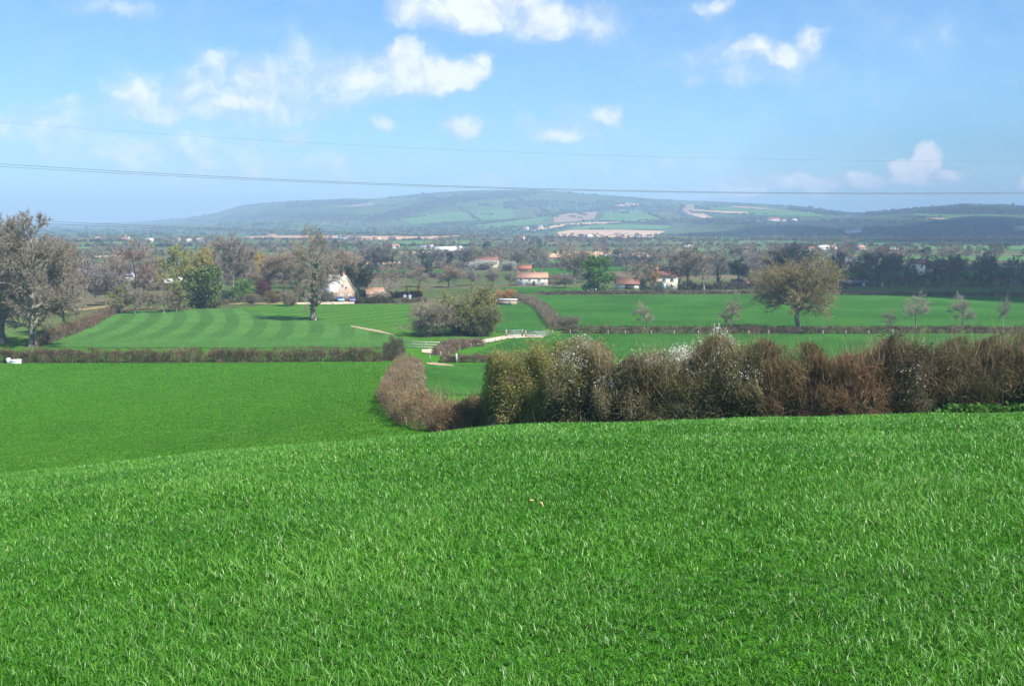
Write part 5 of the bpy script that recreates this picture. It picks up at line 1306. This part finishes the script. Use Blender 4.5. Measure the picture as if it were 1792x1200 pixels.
# ------------------------------------------------------------------ clouds overhead that shade the right of the valley
def cloud(label, shadow, height, size, seed):
    rng = np.random.default_rng(seed)
    k = height / SUN[2]; c = np.array([shadow[0] + SUN[0] * k, shadow[1] + SUN[1] * k, height])
    th, ph = np.meshgrid(np.linspace(0, math.pi, 40), np.linspace(0, 2 * math.pi, 80, endpoint=False), indexing='ij')
    d = np.stack([np.sin(th) * np.cos(ph), np.sin(th) * np.sin(ph), np.cos(th)], -1)
    r = np.ones(th.shape)
    for _ in range(26):
        a = unit(rng.normal(0, 1, 3)); r += rng.uniform(.05, .16) * np.exp(((d @ a) - 1) * rng.uniform(8, 40))
    V = (d * r[..., None] * np.array(size)).reshape(-1, 3)
    V[:, 2] = np.where(V[:, 2] < 0, V[:, 2] * .35, V[:, 2])
    i = np.arange(39)[:, None] * 80 + np.arange(80)[None]; j = np.arange(39)[:, None] * 80 + (np.arange(80)[None] + 1) % 80
    Fq = np.stack([i, i + 80, j + 80, j], -1).reshape(-1, 4)
    o = link('cloud', build_mesh('cloud', V, [Fq], M['cloud'], smooth_=True)); o.location = c
    setp(o, label, 'cloud')
m, nt, b = mat('cloud'); b.inputs['Base Color'].default_value = (.9, .9, .92, 1); b.inputs['Roughness'].default_value = 1
tr = nt.nodes.new('ShaderNodeBsdfTransparent'); mx = nt.nodes.new('ShaderNodeMixShader'); mx.inputs[0].default_value = .70
nt.links.new(tr.outputs[0], mx.inputs[1]); nt.links.new(b.outputs[0], mx.inputs[2]); nt.links.new(mx.outputs[0], nt.nodes['Material Output'].inputs[0])
M['cloud'] = m
cloud('white cumulus cloud overhead shading the ivy tree row', (225, 400), 620, (125, 125, 60), 3)
cloud('broad white cumulus cloud shading the valley before right hill', (900, 1750), 950, (620, 620, 140), 4)

# ------------------------------------------------------------------ haze
m = bpy.data.materials.new('haze'); m.use_nodes = True; nt = m.node_tree; nt.nodes.remove(nt.nodes['Principled BSDF'])
pv = nt.nodes.new('ShaderNodeVolumePrincipled'); pv.inputs['Color'].default_value = (.50, .73, .98, 1); pv.inputs['Density'].default_value = .00028; pv.inputs['Anisotropy'].default_value = 0.0
nt.links.new(pv.outputs[0], nt.nodes['Material Output'].inputs['Volume'])
ztop = float(ZZ.max()) + 25
mb = MB(); mb.box((0, 4700, (ztop + float(ZZ.min()) - 1) / 2), (17000, 9800, ztop - float(ZZ.min()) + 1))
setp(mb.obj('haze', m), 'pale blue haze over the valley', 'haze', kind='stuff')

# ------------------------------------------------------------------ sky
w = bpy.data.worlds.new('World'); scene.world = w; w.use_nodes = True; nt = w.node_tree
bg = nt.nodes['Background']
sky = nt.nodes.new('ShaderNodeTexSky'); sky.sky_type = 'NISHITA'; sky.sun_disc = False
sky.sun_elevation = SUN_EL; sky.sun_rotation = SUN_AZ; sky.air_density = 1.0; sky.dust_density = .3; sky.ozone_density = 2.5
tc = nt.nodes.new('ShaderNodeTexCoord'); sx = nt.nodes.new('ShaderNodeSeparateXYZ'); nt.links.new(tc.outputs['Generated'], sx.inputs[0])
yy = math_n(nt, 'MAXIMUM', sx.outputs[1], .05)
uv = nt.nodes.new('ShaderNodeCombineXYZ'); nt.links.new(math_n(nt, 'DIVIDE', sx.outputs[0], yy), uv.inputs[0]); nt.links.new(math_n(nt, 'DIVIDE', sx.outputs[2], yy), uv.inputs[1])
def vnoise(scale, detail, rough, vec):
    n = nt.nodes.new('ShaderNodeTexNoise'); n.inputs['Scale'].default_value = scale; n.inputs['Detail'].default_value = detail; n.inputs['Roughness'].default_value = rough
    nt.links.new(vec, n.inputs['Vector']); return n
def vmath(op, a, b=None, c=None):
    n = nt.nodes.new('ShaderNodeVectorMath'); n.operation = op
    for k, v in enumerate((a, b, c)):
        if v is None: continue
        if isinstance(v, tuple): n.inputs[k].default_value = v
        else: nt.links.new(v, n.inputs[k])
    return n
wn = vnoise(17, 8, .6, uv.outputs[0])
warp = vmath('MULTIPLY_ADD', wn.outputs['Color'], (.056, .042, 0), (-.028, -.021, 0))
uvw = vmath('ADD', uv.outputs[0], warp.outputs[0])
CL = [(130,185,42,22,.6),(240,170,52,38,1.0),(330,160,80,45,.7),(390,105,50,42,.75),(410,182,110,26,.95),(530,95,70,45,.6),(500,50,34,34,.4),(560,150,70,28,.6),(640,128,62,38,1.0),(715,98,62,52,1.25),(790,132,80,38,1.25),(842,112,26,26,1.0),(700,155,150,22,.7),
      (830,10,165,56,1.15),(950,38,110,48,.9),(1060,30,80,48,.65),(720,10,55,45,.9),(1318,85,46,36,.9),(1420,72,50,36,.9),(1370,98,80,22,.8),(1290,140,55,26,.75),(1225,150,45,16,.5),(1060,200,54,32,.95),(975,236,70,22,.85),(1030,238,34,16,.6),
      (800,226,58,34,.9),(680,222,28,18,.8),(530,232,60,26,.65),(450,252,70,22,.6),(90,240,110,28,.55),(30,305,80,24,.4),(600,286,28,14,.6),(1622,280,40,44,1.6),(1585,298,40,32,1.4),(1668,300,32,18,1.2),(1515,316,44,22,1.3),(1420,326,74,20,1.5),(1300,330,60,17,1.2),
      (1795,315,36,20,1.0),(1545,220,50,14,.4),(200,12,120,28,.55),(1250,8,66,22,.65),(880,320,46,14,.5),(1620,318,90,14,.8),(1900,120,60,40,.8),(-90,120,90,40,.8),(2080,250,90,40,.9),(-200,250,120,40,.7),(430,165,320,95,.74),(250,262,360,60,.62),(620,130,270,66,.66),(120,225,240,60,.6),(420,300,440,60,.52),(1000,225,160,50,.45),(1350,320,260,24,.6),(1300,110,220,65,.5),(1620,60,160,50,.34),(1180,300,260,40,.42),(870,315,90,20,.5),(960,35,210,60,.5),(720,140,120,36,1.0),(690,118,90,40,.95),(760,118,95,40,1.0),(450,150,130,60,.75),(280,190,150,36,.75),(1370,92,95,30,.8),(1620,306,60,26,1.0),(1560,318,110,14,.8)]
acc = None
for (px, py, rx, ry, amp) in CL:
    u0, v0 = ray_uv(px, py); u1, _ = ray_uv(px + rx, py); _, v1 = ray_uv(px, py - ry)
    iu, iv = 1 / (u1 - u0), 1 / (v1 - v0)
    d = vmath('MULTIPLY_ADD', uvw.outputs[0], (iu, iv, 0), (-u0 * iu, -v0 * iv, 0))
    q = vmath('DOT_PRODUCT', d.outputs[0], d.outputs[0])
    e = math_n(nt, 'MAXIMUM', math_n(nt, 'MULTIPLY_ADD', q.outputs['Value'], -amp, amp), 0.0)
    acc = e if acc is None else math_n(nt, 'SMOOTH_MAX', acc, e, .25)
dn = vnoise(30, 8, .62, uvw.outputs[0]); dn2 = vnoise(30, 8, .62, vmath('ADD', uvw.outputs[0], (.005, .013, 0)).outputs[0])
inside = math_n(nt, 'MULTIPLY', acc, 2.2, None, True)
dens = math_n(nt, 'MULTIPLY_ADD', math_n(nt, 'MULTIPLY', math_n(nt, 'SUBTRACT', dn.outputs[0], .5), inside), 1.1, acc)
fr = N(nt, 'ShaderNodeMapRange', interpolation_type='SMOOTHSTEP'); fr.inputs[1].default_value = .02; fr.inputs[2].default_value = 1.1; nt.links.new(dens, fr.inputs[0])
front = N(nt, 'ShaderNodeMapRange'); front.inputs[1].default_value = .05; front.inputs[2].default_value = .3; nt.links.new(sx.outputs[1], front.inputs[0])
mask = math_n(nt, 'MULTIPLY', math_n(nt, 'MULTIPLY', fr.outputs[0], front.outputs[0]), .92)
relief = math_n(nt, 'MULTIPLY_ADD', math_n(nt, 'SUBTRACT', dn.outputs[0], dn2.outputs[0]), 1.6, math_n(nt, 'MULTIPLY_ADD', fr.outputs[0], .5, .42), True)
SKYK = .074
cc = ramp(nt, relief, [(.15, (.29 / SKYK, .34 / SKYK, .44 / SKYK)), (.6, (.38 / SKYK, .415 / SKYK, .48 / SKYK)), (1.0, (.54 / SKYK, .55 / SKYK, .58 / SKYK))])
skyc = mixc(nt, 1.0, sky.outputs[0], (.57, .86, 1.10), 'MULTIPLY')
nt.links.new(mixc(nt, mask, skyc, cc), bg.inputs['Color']); bg.inputs['Strength'].default_value = SKYK

ld = bpy.data.lights.new('sun', 'SUN'); ld.energy = 4.9; ld.angle = rad(.53); ld.color = (1, .95, .87)
lo = bpy.data.objects.new('sun', ld); COL.objects.link(lo); lo.location = (0, 0, 300)
lo.rotation_euler = Vector(SUN).to_track_quat('Z', 'Y').to_euler()

# ------------------------------------------------------------------ camera and render settings
cd = bpy.data.cameras.new('camera'); cam = bpy.data.objects.new('camera', cd); COL.objects.link(cam)
cd.sensor_width = 36; cd.sensor_fit = 'HORIZONTAL'; cd.lens = 36 * F / 1792; cd.clip_start = .1; cd.clip_end = 30000
cam.location = (0, 0, HC); cam.rotation_euler = (math.pi / 2 - PITCH, 0, 0)
scene.camera = cam
scene.view_settings.view_transform = 'Standard'; scene.view_settings.look = 'None'; scene.view_settings.exposure = 1.05; scene.view_settings.gamma = 1
cy = scene.cycles
cy.max_bounces = 5; cy.diffuse_bounces = 3; cy.glossy_bounces = 2; cy.transmission_bounces = 3; cy.transparent_max_bounces = 6; cy.volume_bounces = 0
cy.sample_clamp_indirect = 6; cy.use_denoising = True
